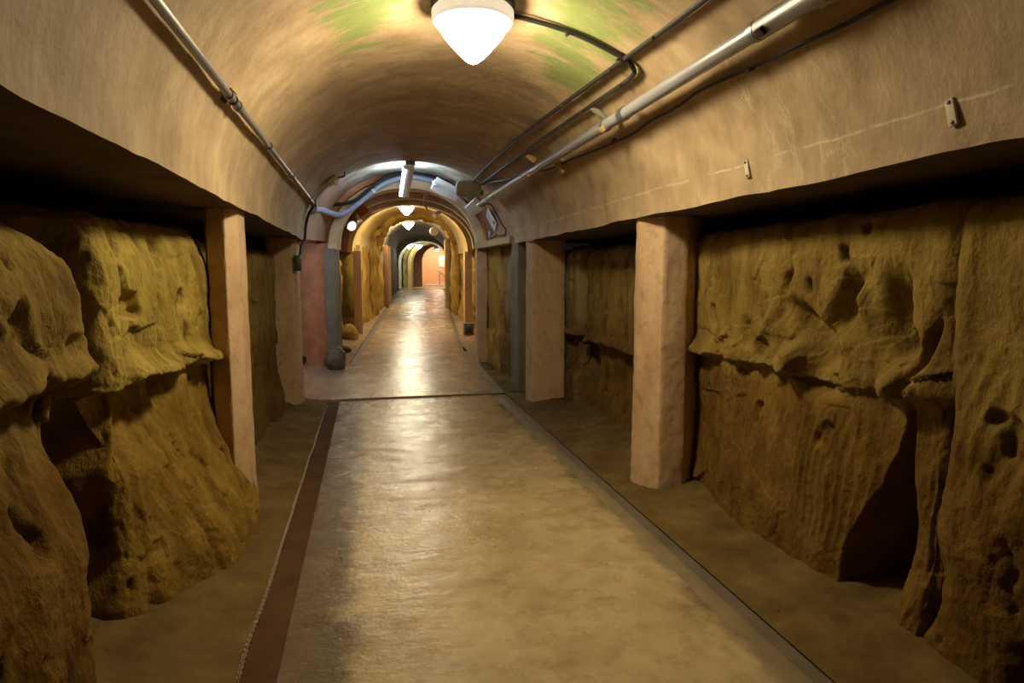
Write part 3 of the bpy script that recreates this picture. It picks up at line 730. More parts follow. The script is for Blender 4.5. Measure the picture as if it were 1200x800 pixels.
def facewall(name, y, inner, m, wl=-1.9, wr=1.9, top=3.3, parent=None, zlow=-0.15, n=40, sides=(True, True), deep=0.12):
    """flat wall across the tunnel with an arched opening; given real thickness"""
    pi = arch_prof(*inner, n=n, zlow=zlow)
    out = []
    for q in pi:
        if q[1] <= inner[1] + 1e-6: out.append((wl if q[0] < (inner[3] if len(inner) > 3 else 0) else wr, q[1]))
        else:
            c = np.array([inner[3] if len(inner) > 3 else 0, inner[1]]); d = q - c
            k = min(((wr if d[0] > 0 else -wl) - abs(c[0]) * np.sign(d[0]) * np.sign(c[0] + 1e-9)) / max(abs(d[0]), 1e-6), (top - c[1]) / max(d[1], 1e-6))
            out.append(tuple(c + d * max(k, 1.02)))
    V = []
    for q, o in zip(pi, out):
        V += [P2(y, q[0], q[1]), P2(y, o[0], o[1]), P2(y + deep, o[0], o[1]), P2(y + deep, q[0], q[1])]
    N = len(pi); f = []
    for i in range(N - 1):
        w0 = inner[3] if len(inner) > 3 else 0
        if not sides[0] and pi[i][0] < w0 and pi[i][1] < inner[1] - 1e-6: continue
        if not sides[1] and pi[i + 1][0] > w0 and pi[i + 1][1] < inner[1] - 1e-6: continue
        for k in range(4): f.append((i * 4 + k, i * 4 + (k + 1) % 4, (i + 1) * 4 + (k + 1) % 4, (i + 1) * 4 + k))
    return mesh_obj(name, V, f, m, parent, angle=40)

# junction vault (a little larger than the near one), side passage on the left
def junction():
    n = 60; Y = np.linspace(Y_END, 10.36, 24); V = []; UV = []
    for y in Y:
        t = (y - Y_END) / 2.16
        for k in range(n + 1):
            a = PI - PI * k / n; c, s = math.cos(a), math.sin(a); e = 2 / 2.1
            hw = 1.36 - 0.10 * t; xc = VX + 0.02 + 0.05 * t
            V.append((xc + hw * math.copysign(abs(c) ** e, c), y, 1.97 + 0.08 * t + (1.05 + 0.02 * t) * abs(s) ** e)); UV.append((y, k / n * 3.6))
    o = mesh_obj('ceiling', V, grid_faces(24, n + 1), M['junction'], uv=UV)
    struct(o)
    return o
junc = junction()
pas = MB().box((-2.6, 9.1, 2.05), (3.7, 2.0, 0.1)).box((-2.6, 8.12, 1.0), (3.3, 0.12, 2.2)).box((-2.75, 10.05, 1.0), (3.3, 0.12, 2.2)).box((-4.4, 9.1, 1.0), (0.1, 2.0, 2.2))
struct(pas.build('wall_passage', M['pink'], None, False))
# right-hand lintel of the junction bay
MB().box((1.86, 9.35, 2.0), (0.22, 2.1, 0.09), rot=Matrix.Rotation(0.06, 3, 'Z')).build('lintel', M['vault'], junc, False)

# pink wall with the first arched opening
struct(facewall('wall_junction', 10.30, (1.24, 1.86, 2.92, 0.04), M['pink'], wl=-2.2, wr=1.75, top=3.4, sides=(True, False)))
rib = empty('arch_rib', P2(10.3, 0, 0), 'beige arch rib on a grey green left column, nearest of the farther arches', 'arch')
band('arch', 10.22, 10.62, (1.09, 1.80, 2.76, 0.02), 0.13, M['beige'], rib, wall=False)
def leg(w0, w1, y0, y1, z0, z1, m, seed, nm='column'):
    V = []; nz = 26
    for j in range(nz):
        z = z0 + (z1 - z0) * j / (nz - 1)
        ring = [(w0, y0), ((w0 + w1) / 2, y0), (w1, y0), (w1, (y0 + y1) / 2), (w1, y1), (w0, y1)]
        for (a, b) in ring:
            V.append(P2(b, a + 0.02 * fbm(a * 3, b * 3, z * 2.5, 3, seed), z))
    f = []
    for j in range(nz - 1):
        for k in range(6): f.append((j * 6 + k, j * 6 + (k + 1) % 6, (j + 1) * 6 + (k + 1) % 6, (j + 1) * 6 + k))
    f += [(5, 4, 3, 2, 1, 0), tuple((nz - 1) * 6 + k for k in range(6))]
    return mesh_obj(nm, V, f, m, rib, angle=40)
leg(-1.24, -1.09, 10.16, 10.64, -0.05, 1.82, M['greygreen'], 1)
leg(1.10, 1.26, 10.22, 10.62, -0.05, 1.82, M['post'], 2)
# shell between the first and the second arch, with three corbelled ring courses in its crown
sh = struct(barrel('ceiling', 10.42, 13.6, (1.42, 1.8, 3.02, 0.02), (1.42, 1.75, 2.98, 0.0), M['brown'], ny=12, wall=False))
for i, (yy, zc, hw) in enumerate(((11.0, 2.78, 1.22), (11.8, 2.70, 1.21), (12.6, 2.63, 1.20))):
    band('ring_course', yy, yy + 0.26, (hw, 1.80, zc, 0.0), 0.10, M['beige'], sh, wall=False, n=48, k0=14)
struct(facewall('wall_second_arch', 13.58, (1.19, 1.71, 2.68, -0.04), M['pink'], wl=-1.62, wr=1.55, top=3.1, zlow=1.71))
# second arch: yellow barrel
bb = struct(barrel('ceiling', 13.54, 17.1, (1.21, 1.70, 2.77, -0.04), (1.14, 1.62, 2.66, -0.06), M['yellow'], ny=30, rough=0.02, seed=44, wall=False))
band('lip', 13.46, 13.74, (1.18, 1.71, 2.66, -0.04), 0.10, M['yellow'], bb, wall=False)
r2 = empty('arch_rib', P2(17.5, 0, 0), 'jagged golden rock arch between the two hanging lamps', 'arch')
_o = barrel('arch', 16.9, 18.55, (1.04, 1.70, 2.54, -0.03), (0.98, 1.70, 2.56, -0.03), M['rock_gold'], r2, ny=44, rough=0.13, seed=47, n=60)
_sm = _o.modifiers.new('solid', 'SOLIDIFY'); _sm.thickness = 0.16; _sm.offset = 1.0
# third stretch: dark vault
dv = struct(barrel('ceiling', 18.5, 25.6, (0.97, 1.74, 2.58, -0.06), (0.99, 1.35, 2.10, 0.04), M['darkvault'], ny=40, rough=0.03, seed=51))
struct(facewall('wall_third_arch', 25.6, (1.0, 1.08, 1.93, 0.10), M['darkvault'], wl=-1.6, wr=1.6, top=2.6))
ev = struct(barrel('ceiling', 25.65, 28.0, (1.0, 1.08, 1.93, 0.10), (1.0, 1.08, 1.95, 0.12), M['pale'], ny=14, rough=0.03, seed=52))
r3 = empty('arch_rib', P2(28, 0, 0), 'small pale arch with rough left leg, just before the peach room', 'arch')
band('arch', 28.0, 28.45, (0.85, 1.05, 1.90, 0.45), 0.42, M['rock_grey'], r3, rough=0.06, seed=9)
band('rim', 27.9, 28.0, (0.92, 1.05, 1.95, 0.45), 0.14, M['yellow'], r3)
fv = struct(barrel('ceiling', 28.4, 30.0, (0.98, 1.10, 2.0, 0.35), (0.98, 1.10, 2.0, 0.4), M['brown'], ny=8))
struct(facewall('wall_end_arch', 30.0, (0.75, 1.15, 1.90, 0.72), M['brown'], wl=-1.4, wr=2.2, top=2.6))
rm = MB().box((cxf(31) + 0.6, 32.2, 2.1), (4.0, 0.1, 3.0)).box((cxf(31) + 0.6, 31.1, 3.2), (4.0, 2.3, 0.1)).box((cxf(31) - 0.75, 31.1, 2.1), (0.1, 2.2, 3.0)).box((cxf(31) + 2.3, 31.1, 2.1), (0.1, 2.2, 3.0))
end = struct(rm.build('wall_end', M['peach'], None, False))
MB().box((cxf(32) + 0.6, 32.1, 1.02), (3.6, 0.05, 0.07)).build('skirting', M['white'], end, False)

# rock and pilasters along the farther tunnel walls
def far_rock(sgn, y0, y1, off, z1, m, seed, parent, rough=1.0):
    V = []; ny = int((y1 - y0) / 0.05) + 2; nz = 46
    Y, Z = np.meshgrid(np.linspace(y0, y1, ny), np.linspace(-0.15, z1, nz))
    r = rough * (weather(Y, Z, 0 * Y + sgn, seed, 1.5, 1.2) + 0.05 * fbm(Y * 3, Z * 2, 0, 3, seed + 2)) + 0.07 * sstep(0.5, 0, Z)
    ed = np.minimum(Y - y0, y1 - Y); r = r - 0.35 * sstep(0.10, 0.0, ed)
    W = sgn * (off - r)
    X = 0.40 + 0.0935 * (Y - 8.05) + W; ZZ = Z + 0.052 * (Y - 8.05)
    return mesh_obj('rock_face', np.stack([X, Y, ZZ], -1).reshape(-1, 3), grid_faces(nz, ny, sgn < 0), m, parent)
wl2 = struct(mesh_obj('wall_left_tunnel', [P2(10.4, -1.75, -0.2), P2(25.6, -1.75, -0.2), P2(25.6, -1.75, 2.4), P2(10.4, -1.75, 2.4)], [(0, 1, 2, 3)], M['rock']))
wr2 = struct(mesh_obj('wall_right_tunnel', [P2(10.4, 1.75, -0.2), P2(25.6, 1.75, -0.2), P2(25.6, 1.75, 2.4), P2(10.4, 1.75, 2.4)], [(0, 1, 2, 3)], M['rock']))
for sg, a_, b_, off, zt, mm, sd in ((-1, 10.7, 12.0, 1.42, 1.80, 'rock_grey', 900), (-1, 12.05, 13.5, 1.46, 1.80, 'rock_gold', 905), (-1, 13.8, 15.2, 1.24, 1.85, 'rock', 910), (-1, 15.25, 16.9, 1.20, 1.80, 'rock_gold', 920),
                                    (1, 10.7, 12.0, 1.34, 1.80, 'rock_gold', 930), (1, 12.05, 13.5, 1.34, 1.80, 'rock_gold', 935), (1, 13.8, 15.2, 1.26, 1.85, 'rock_gold', 940), (1, 15.25, 16.9, 1.16, 1.85, 'rock_gold', 950)):
    far_rock(sg, a_, b_, off, zt, M[mm], sd, wl2 if sg < 0 else wr2)
def pil(y, w0, w1, z1, m, label, d=0.22):
    o = MB().box((cxf(y) + (w0 + w1) / 2, y + d / 2, zf(y) + z1 / 2 - 0.04), (abs(w1 - w0), d, z1 + 0.1), bev=0.015).build('pilaster', m)
    return tag(o, label, 'pilaster')
pil(13.56, -1.22, -1.06, 1.73, M['post'], 'orange pilaster under the left foot of the yellow arch')
pil(13.60, 1.08, 1.24, 1.73, M['post'], 'golden pilaster under the right foot of the yellow arch')
pil(19.2, -1.02, -0.88, 1.80, M['brown'], 'orange pilaster on the left of the dark vault, nearer of two')
pil(20.6, -1.02, -0.88, 1.75, M['brown'], 'orange pilaster on the left of the dark vault, farther of two')
pil(18.6, 0.78, 0.95, 2.0, M['wood'], 'brown upright board at the right entrance of the dark vault')

# ================================================================== LAMPS
def lamp(loc, s, label, glow, name='ceiling_lamp'):
    t = empty(name, loc, label, 'lamp', 'cone shaped ceiling lamps')
    x, y, z = loc
    MB().lathe([(0.20*s, 0), (0.215*s, -0.01*s), (0.215*s, -0.03*s), (0.17*s, -0.045*s), (0.15*s, -0.045*s)], loc, n=40).build('mounting_plate', M['darksteel'], t)
    MB().lathe([(0.150*s, -0.03*s), (0.198*s, -0.04*s), (0.212*s, -0.055*s), (0.212*s, -0.098*s), (0.20*s, -0.112*s), (0.176*s, -0.114*s), (0.165*s, -0.06*s)], loc, n=48).build('base_ring', M['glow_rim'], t)
    prof = [(0.175*s, -0.085*s), (0.182*s, -0.11*s), (0.176*s, -0.135*s), (0.155*s, -0.17*s), (0.125*s, -0.205*s), (0.09*s, -0.245*s), (0.055*s, -0.28*s), (0.03*s, -0.30*s), (0.012*s, -0.308*s), (0.0, -0.31*s)]
    MB().lathe(prof, loc, n=40).build('globe', glow, t, angle=80)
    return t
lamp((0.555, 3.42, 2.945), 1.0, 'large lit cone lamp on the near vault with cream base ring', M['glow_near'])
lamp(P2(14.1, -0.14, 2.755), 0.86, 'lit cone lamp under the yellow arch', M['glow_far'])
lamp(P2(19.0, -0.27, 2.545), 0.90, 'lit cone lamp at the entrance of the dark vault', M['glow_far'])
lamp(P2(26.4, -0.48, 1.90), 0.9, 'cool white lamp on the left of the pale arch', M['glow_end'])
lamp(P2(27.5, -0.12, 1.90), 0.75, 'smaller cool white lamp behind the first one in the pale arch', M['glow_end'])

# fluorescent batten across the junction
t = empty('batten_light', (0.51, 8.3, 2.9), 'white batten light hanging lengthwise at the vault end', 'light')
tilt = Matrix.Rotation(-0.19, 3, 'X')
MB().box((0.545, 8.92, 2.80), (0.10, 1.25, 0.06), rot=tilt, bev=0.008).build('housing', M['white'], t)
MB().box((0.545, 8.33, 2.965), (0.12, 0.06, 0.10), bev=0.006).build('hanger', M['darksteel'], t)
for q in (-1, 1): MB().tube([(0.545 + q * 0.03, 8.40, 2.955), (0.545 + q * 0.03, 9.5, 2.745)], 0.012, 12).build('tube', M['glow_tube'], t)
MB().tube([(0.470, 8.36, 2.885), (0.470, 9.48, 2.675)], 0.017, 12).build('tube', M['glow_soft'], t)
for y_, z_ in ((8.36, 2.89), (9.49, 2.68)): MB().box((0.492, y_, z_), (0.07, 0.03, 0.05), bev=0.004).build('tube_holder', M['white'], t)
MB().lathe([(0.0, -0.01), (0.03, -0.005), (0.033, 0.01), (0.02, 0.03), (0, 0.035)], (0.545, 9.52, 2.70), n=14).build('end_cap', M['white'], t)
# flat panel light on the right of the junction
def rot_to(n, up=(0, 1, 0)):
    z = Vector(n).normalized(); x = Vector(up).cross(z).normalized(); y = z.cross(x)
    return Matrix((x, y, z)).transposed()
t = empty('panel_light', P2(9.0, 0.6, 2.6), 'slanted bluish white panel light at the right of the arch', 'light')
Rp = rot_to((-0.42, -0.25, -0.87))
MB().box(P2(9.05, 0.60, 2.66), (0.42, 0.34, 0.06), rot=Rp, bev=0.008).build('housing', M['white'], t)
MB().box(tuple(Vector(P2(9.05, 0.60, 2.66)) + Rp @ Vector((0, 0, 0.031))), (0.38, 0.30, 0.012), rot=Rp).build('diffuser', M['white'], t)
MB().box(P2(9.0, 0.43, 2.74), (0.07, 0.07, 0.07), bev=0.006).build('bracket', M['white'], t)
# fluorescent in the side passage
t = empty('passage_light', (-1.55, 9.05, 2.0), 'cool fluorescent light inside the left side passage', 'light')
MB().box((-1.6, 9.05, 1.98), (0.9, 0.09, 0.05), bev=0.006).build('housing', M['white'], t)
MB().tube([(-2.02, 9.05, 1.93), (-1.18, 9.05, 1.93)], 0.022, 12).build('tube', M['glow_tube'], t)
# spotlights on the left of the second arch
def spot(loc, d, s, label, lit):
    t = empty('spotlight', loc, label, 'spotlight')
    d = Vector(d).normalized(); p = Vector(loc)
    MB().lathe([(0.030*s, -0.14*s), (0.05*s, -0.12*s), (0.055*s, 0.0), (0.075*s, 0.09*s), (0.078*s, 0.10*s), (0.066*s, 0.10*s)], p, d, 20).build('housing', M['white'], t)
    MB().lathe([(0.066*s, 0.092*s), (0.05*s, 0.104*s), (0, 0.108*s)], p, d, 20).build('lens', M['glow_spot'] if lit else M['paper'], t)
    MB().tube([p - d * 0.06 * s, p + Vector((0, 0.04, 0.10 * s))], 0.012 * s, 8).build('bracket', M['darksteel'], t)
spot(P2(13.36, -1.27, 2.27), (0.5, -0.75, -0.35), 1.4, 'lit oblong spotlight on the pink wall left of the yellow arch', True)
spot(P2(13.36, -1.08, 2.37), (0.35, -0.5, -0.8), 0.8, 'small unlit white spotlight beside the lit one on the pink wall', False)
spot(P2(13.36, 0.50, 2.50), (-0.6, -0.5, -0.4), 0.8, 'small white spotlight at the right crown of the yellow arch', False)
spot(P2(29.7, 0.62, 1.82), (0.3, -0.5, -0.8), 1.3, 'white spotlight at the top of the peach room arch', True)
t = empty('round_lamp', P2(18.75, 0.47, 2.22), 'round unlit disc fitting on the right of the dark vault', 'light')
MB().lathe([(0.0, -0.03), (0.11, -0.028), (0.13, 0.0), (0.12, 0.03), (0, 0.035)], P2(18.75, 0.47, 2.22), (0, 1, 0.2), 24).build('disc', M['lampbase'], t)
# peach room light
t = empty('ceiling_panel', (cxf(31) + 0.7, 31.0, 3.1), 'bright ceiling panel in the peach room at the tunnel end', 'light')
MB().box((cxf(31) + 0.7, 31.0, 3.12), (1.0, 0.8, 0.04)).build('frame', M['white'], t)
MB().box((cxf(31) + 0.7, 31.0, 3.09), (0.9, 0.7, 0.02)).build('diffuser', M['glow_room'], t)

# ================================================================== PIPES AND CABLES
def clip(p, ax, r, m, parent, nm='clip', wdt=0.02):
    ax = Vector(ax).normalized()
    return MB().lathe([(r, -wdt / 2), (r + 0.006, -wdt / 2), (r + 0.006, wdt / 2), (r, wdt / 2)], p, ax, 14).build(nm, m, parent)

# thick pipe on the right
t = empty('thick_pipe', (1.50, 4, 2.48), 'thick grey pipe clamped along the right of the vault', 'pipe')
bp = lambda y: (1.515 - 0.004 * (y - 4), y, 2.505 - 0.001 * (y - 4))
MB().tube([bp(y) for y in np.linspace(0.9, 8.55, 30)], 0.036, 18).build('pipe', M['pipe'], t)
MB().tube([bp(0.9), bp(1.6), bp(2.34), bp(2.36)], [0.043, 0.043, 0.043, 0.037], 18).build('sleeve', M['steel'], t)
for y in (2.37, 3.72, 4.02, 6.2, 7.6): clip(bp(y), (0, 1, 0), 0.037, M['steel'], t, 'coupling', 0.07 if y in (3.72, 6.2) else 0.035)
for y in (2.30, 4.0, 5.95, 7.7):
    a = math.radians(37); MB().box((bp(y)[0] + 0.03, y, bp(y)[2] + 0.03), (0.20, 0.045, 0.035), rot=Matrix.Rotation(math.radians(-45) + PI, 3, 'Y').to_3x3(), bev=0.003).build('bracket', M['darksteel'] if y < 3 else M['wood'], t)
# conduit and cable pair on the right crown
def vtube(nm, pts, r, off, m, label, cat, clips=(), group=None, clipm=None, jit=0.0):
    t = empty(nm, vpt(*pts[0]), label, cat, group)
    P = spline([vpt(a, y, off) for (a, y) in pts], 8)
    if jit: P = [(p[0] + jit * vnoise(p[1] * 3, 0, 0, 5), p[1], p[2] + jit * vnoise(p[1] * 3.3, 4, 0, 6)) for p in P]
    MB().tube(P, r, 10).build('sheath', m, t)
    for (a, y) in clips:
        p = Vector(vpt(a, y, off)); inn = (Vector((VX, y, VZ)) - p).normalized()
        MB().box(p + inn * 0.012, (0.016, 0.028, 0.03), rot=rot_to(inn), bev=0.003).build('clip', clipm or M['darksteel'], t)
    return t
vtube('conduit', [(48.5, 1.2), (49.6, 2.6), (50.7, 3.31), (53.2, 4.75), (54.6, 6.2), (54.3, 7.6), (53.2, 8.2)], 0.0135, 0.027, M['blackcable'],
      'dark conduit along the vault crown, upper of the clipped pair', 'conduit', [(50.3, 3.02), (51.1, 3.55), (52.6, 4.4), (53.6, 5.05), (54, 5.4), (54.6, 6.4), (54.4, 7.3)])
vtube('conduit', [(81.5, 3.44), (72, 3.44), (64, 3.42), (56, 3.40), (50.5, 3.38), (47.0, 3.40), (45.6, 3.47), (45.5, 3.7), (46.2, 4.3), (47.5, 5.7), (48.1, 7.2), (48.6, 8.15)], 0.0135, 0.027, M['blackcable'],
      'dark conduit from the near lamp, lower of the clipped pair', 'conduit', [(67, 3.43), (52, 3.39), (45.5, 3.62), (46.2, 4.3), (46.7, 4.75), (47.2, 5.25), (47.6, 5.8), (47.9, 6.6)])
vtube('cable', [(28.2, 1.2), (28.7, 1.84), (29.7, 2.4), (30.8, 3.1), (30.2, 3.9), (32.6, 5.2), (37, 6.3), (44, 7.5), (47, 8.1)], 0.009, 0.024, M['blackcable'],
      'thin black cable sagging below the thick pipe', 'cable', [(30, 2.62), (30.7, 3.3), (31, 4.2), (33, 5.3)], jit=0.012)
# left conduit
t = empty('conduit', vpt(156, 4), 'galvanised conduit along the left of the vault', 'conduit')
MB().tube([vpt(156.1, y, 0.035) for y in np.linspace(1.0, 7.7, 30)], 0.017, 12).build('pipe', M['steel'], t)
for y in (3.18, 3.38): clip(vpt(156.1, y, 0.035), (0, 1, 0), 0.018, M['steel'], t, 'coupling', 0.05)
for y in (3.26, 4.35, 5.6, 7.2): clip(vpt(156.1, y, 0.035), (0, 1, 0), 0.018, M['darksteel'], t, 'clamp', 0.02)
for y in (3.22,): MB().box(vpt(156.1, y, 0.02), (0.035, 0.02, 0.07), rot=rot_to((1, 0, 0.9))).build('bracket', M['darksteel'], t)
MB().box(vpt(156.1, 7.72, 0.04), (0.07, 0.10, 0.07), bev=0.01).build('elbow', M['darksteel'], t)
t = empty('cable', vpt(170, 7.8), 'black cable curving down the left vault end to the switch box', 'cable')
MB().tube(spline([vpt(156.5, 7.76, 0.04), vpt(165, 7.82, 0.02), vpt(173, 7.83, 0.02), vpt(179, 7.8, 0.02), (-0.735, 7.7, 1.86), (-0.75, 7.56, 1.74)], 8), 0.016, 10).build('sheath', M['blackcable'], t)
t = empty('switch_box', (-0.76, 7.52, 1.68), 'small dark switch box on the slim left post', 'box')
MB().box((-0.765, 7.51, 1.67), (0.075, 0.09, 0.17), bev=0.008).build('body', M['darksteel'], t)
MB().box((-0.725, 7.50, 1.67), (0.012, 0.05, 0.10), bev=0.004).build('cover', M['taupe'], t)
# emergency fitting on the left of the vault end
t = empty('wall_fitting', vpt(140, 7.7), 'small brass fitting with white bulb on the left vault end', 'light')
MB().box(vpt(137, 7.75, 0.035), (0.12, 0.22, 0.05), rot=rot_to((0.62, 0, -0.7)), bev=0.01).build('body', M['wood'], t)
MB().lathe([(0, -0.035), (0.026, -0.02), (0.03, 0.0), (0.02, 0.025), (0, 0.035)], vpt(137, 7.62, 0.09), (0, 1, 0), 16).build('bulb', M['white'], t)
MB().tube(spline([vpt(156, 7.75, 0.03), vpt(148, 7.78, 0.02), vpt(141, 7.78, 0.03)], 6), 0.012, 8).build('pipe', M['steel'], t)
MB().tube(spline([vpt(134, 7.75, 0.03), vpt(130, 7.76, 0.06), vpt(128, 7.76, 0.02)], 6), 0.010, 8).build('hook', M['darksteel'], t)

# hoses crossing above the beige arch
def yz(y, wv, z): return P2(y, wv, z)
t = empty('hose', P2(10.1, 0, 2.8), 'thick grey blue hose slung across above the beige arch', 'hose')
hp = spline([(-0.66, 8.6, 2.36), (-0.62, 9.3, 2.43), P2(10.0, -0.98, 2.33), P2(10.12, -0.70, 2.52), P2(10.12, -0.35, 2.80), P2(10.12, 0.05, 2.92), P2(10.12, 0.45, 2.86), P2(10.1, 0.80, 2.70), P2(9.6, 0.95, 2.60)], 10)
MB().tube(hp, 0.042, 14).build('sheath', M['hose'], t)
for k in (36, 48): clip(hp[k], Vector(hp[k + 1]) - Vector(hp[k]), 0.043, M['white'], t, 'strap', 0.03)
t = empty('cable', P2(10.1, 0, 2.9), 'black cable arching just above the grey blue hose', 'cable')
MB().tube(spline([P2(10.15, -1.15, 2.47), P2(10.1, -0.8, 2.53), P2(10.1, -0.55, 2.72), P2(10.1, -0.3, 2.90), P2(10.1, 0.05, 3.00), P2(10.1, 0.4, 2.95), P2(10.0, 0.68, 2.82), P2(9.6, 0.72, 2.66)], 8), 0.024, 10).build('sheath', M['blackcable'], t)

# boxes at the end of the pipes
t = empty('loudspeaker', P2(8.45, 0.86, 2.65), 'rounded taupe box hanging at the end of the conduit pair', 'box')
Rs = rot_to((-0.10, -1, -0.25), (0, 0, 1))
bx = MB(); ol = []
for k in range(36):
    q = 2 * PI * k / 36; ol.append((0.165 * math.copysign(abs(math.cos(q)) ** 0.55, math.cos(q)), 0.112 * math.copysign(abs(math.sin(q)) ** 0.55, math.sin(q)) * (1 + 0.06 * math.cos(2 * q))))
rg = [(1.0, -0.06), (1.0, 0.045), (0.95, 0.058), (0.88, 0.062)]
bx.add([Vector(P2(8.45, 0.86, 2.635)) + Rs @ Vector((x * f_, y * f_, h_)) for f_, h_ in rg for x, y in ol],
       [(a * 36 + k, a * 36 + (k + 1) % 36, (a + 1) * 36 + (k + 1) % 36, (a + 1) * 36 + k) for a in range(3) for k in range(36)] + [tuple(range(35, -1, -1)), tuple(range(108, 144))])
bx.build('body', M['taupe'], t)
MB().lathe([(0, 0), (0.012, 0.0), (0.012, 0.006), (0, 0.007)], Vector(P2(8.45, 0.86, 2.665)) + Rs @ Vector((0, 0, 0.06)), Rs @ Vector((0, 0, 1)), 10).build('screw', M['darksteel'], t)
MB().tube(spline([P2(8.45, 0.93, 2.73), P2(8.42, 0.98, 2.82), P2(8.38, 1.02, 2.80), P2(8.3, 1.04, 2.74)], 6), 0.011, 8).build('lead', M['darksteel'], t)
MB().box(P2(8.5, 1.03, 2.60), (0.06, 0.06, 0.14), rot=Rs, bev=0.01).build('bracket', M['darksteel'], t)
t = empty('junction_box', P2(8.65, 0.95, 2.40), 'white slanted junction box at the end of the thick pipe', 'box')
Rj = rot_to((-0.55, -0.55, -0.62), (0, 1, 0.1))
MB().box(P2(8.62, 0.95, 2.41), (0.17, 0.22, 0.09), rot=Rj, bev=0.008).build('body', M['white'], t)
MB().tube([P2(8.62, 0.97, 2.42), bp(8.1)], 0.026, 12).build('sleeve', M['white'], t)
t = empty('cable', (1.85, 9.06, 2.27), 'thin black cable hanging past the red printed notice', 'cable')
MB().tube(spline([P2(8.66, 1.02, 2.42), (1.68, 9.0, 2.53), (1.79, 9.15, 2.44), (1.86, 9.06, 2.27), (1.885, 8.87, 2.16), (1.895, 9.0, 2.09)], 6), 0.009, 8).build('sheath', M['blackcable'], t)
t = empty('twisted_wire', (1.88, 9.5, 2.09), 'frayed tan wire pair running along the right lintel', 'wire')
for k in (0, 1):
    MB().tube([(1.885 + 0.012 * math.cos(s * 60 + k * PI), 8.98 + s * 1.15, 2.09 + 0.05 * math.sin(s * 3.1) + 0.02 * math.sin(s * 60 + k * PI) + 0.01 * math.sin(s * 17)) for s in np.linspace(0, 1, 80)], 0.007, 6).build('strand', M['copper'], t)
MB().box((1.86, 9.95, 2.17), (0.04, 0.10, 0.09), bev=0.006).build('connector', M['hose'], t)
t = empty('cable', P2(11.4, 0.5, 2.5), 'tan wire drooping over the ring courses', 'wire')
MB().tube(spline([P2(10.7, 0.36, 2.72), P2(10.72, 0.28, 2.70), P2(10.75, 0.25, 2.58), P2(10.9, 0.30, 2.50), P2(11.3, 0.33, 2.45)], 6), 0.012, 8).build('sheath', M['copper'], t)
t = empty('notice', (1.82, 9.58, 2.36), 'white paper notice with red patch on the right vault', 'sign')
Rn = rot_to((-0.86, 0.0, -0.42), (0, 0.25, 1))
pc = Vector((1.815, 9.58, 2.36))
MB().box(pc, (0.40, 0.27, 0.006), rot=Rn).build('sheet', M['paper'], t, False)
MB().box(pc + Rn @ Vector((0.08, -0.075, 0.004)), (0.12, 0.05, 0.003), rot=Rn).build('red_patch', M['redprint'], t, False)
for i in range(4): MB().box(pc + Rn @ Vector((-0.03, 0.09 - i * 0.03, 0.004)), (0.22, 0.010, 0.003), rot=Rn).build('print_line', M['greyprint'], t, False)
# small fittings on the right of the near vault
o = MB().box(vpt(32, 5.4, 0.03), (0.11, 0.09, 0.07), rot=rot_to((-0.8, 0, -0.6)), bev=0.006).build('wooden_block', M['wood']); tag(o, 'small ochre wooden block on the vault under the thick pipe', 'block')
o = MB().box(vpt(43.3, 5.93, 0.02), (0.10, 0.05, 0.05), rot=rot_to((-0.6, 0, -0.8)), bev=0.005).build('wooden_block', M['wood']); tag(o, 'small wooden batten between the conduit pair and the thick pipe', 'block')
o = MB().box(vpt(41.5, 4.15, 0.02), (0.16, 0.05, 0.03), rot=rot_to((-0.6, 0, -0.75), (0, 1, 0)), bev=0.004).build('steel_strap', M['taupe']); tag(o, 'short taupe strap on the vault beside the thick pipe', 'bracket')
def plate(a, y, s, label):
    t = empty('anchor_plate', vpt(a, y), label, 'plate', 'pale anchor plates on the right vault')
    p = Vector(vpt(a, y, 0.006)); n = (Vector((VX, y, VZ)) - Vector(vpt(a, y))); n.z *= 0.3; R = rot_to(n, (0, 0.25, 1))
    MB().box(p, (0.035 * s, 0.10 * s, 0.012), rot=R, bev=0.004).build('plate', M['patch'], t)
    for q in (-1, 1): MB().lathe([(0, 0), (0.007, 0), (0.006, 0.004), (0, 0.005)], p + R @ Vector((0, q * 0.038 * s, 0.006)), n, 8).build('bolt', M['darksteel'], t)
plate(6.5, 2.90, 0.9, 'narrow pale anchor plate on the vault edge beside the thick post')
plate(6.5, 1.76, 0.9, 'wider pale anchor plate on the vault above the big rock face')

# ================================================================== FLOOR DETAILS
# metal strip at the ramp threshold
t = empty('threshold_strip', (0.6, 8.05, 0), 'ribbed dark metal strip across the walkway at the ramp', 'threshold')
MB().box((0.615, 8.05, 0.004), (1.95, 0.06, 0.03), bev=0.004).build('bar', M['kerb'], t)
ribm = MB().box((0, 0, 0), (0.010, 0.056, 0.008))
me0 = None
for k in range(64):
    if me0 is None:
        o = ribm.build('tread_rib', M['chainmetal'], t, False); me0 = o.data
    else:
        o = bpy.data.objects.new('tread_rib', me0); COL.objects.link(o); o.parent = t
    o.location = (-0.33 + k * 0.03, 8.045, 0.022)
# thin glinting chain along the left gutter
ch = MB()
for k in range(300):
    y = 2.1 + k * 0.0187; x = -0.525 + 0.005 * float(vnoise(y * 2.2, 0, 0, 77)) + 0.01 * (y - 2.1) / 5.6
    a = random.uniform(-0.5, 0.5); r = 0.0035
    pts = [(x + 0.007 * math.cos(q) * math.cos(a) , y + 0.013 * math.sin(q), 0.012 + 0.006 * math.cos(q) * math.sin(a + 1.5 * (k % 2)) + 0.004 * random.random()) for q in np.linspace(0, 2 * PI, 7)]
    ch.tube(pts, r, 5, caps=False)
tag(ch.build('gutter_chain', M['chainmetal']), 'thin glinting line of metal links along the outer edge of the red gutter', 'chain')

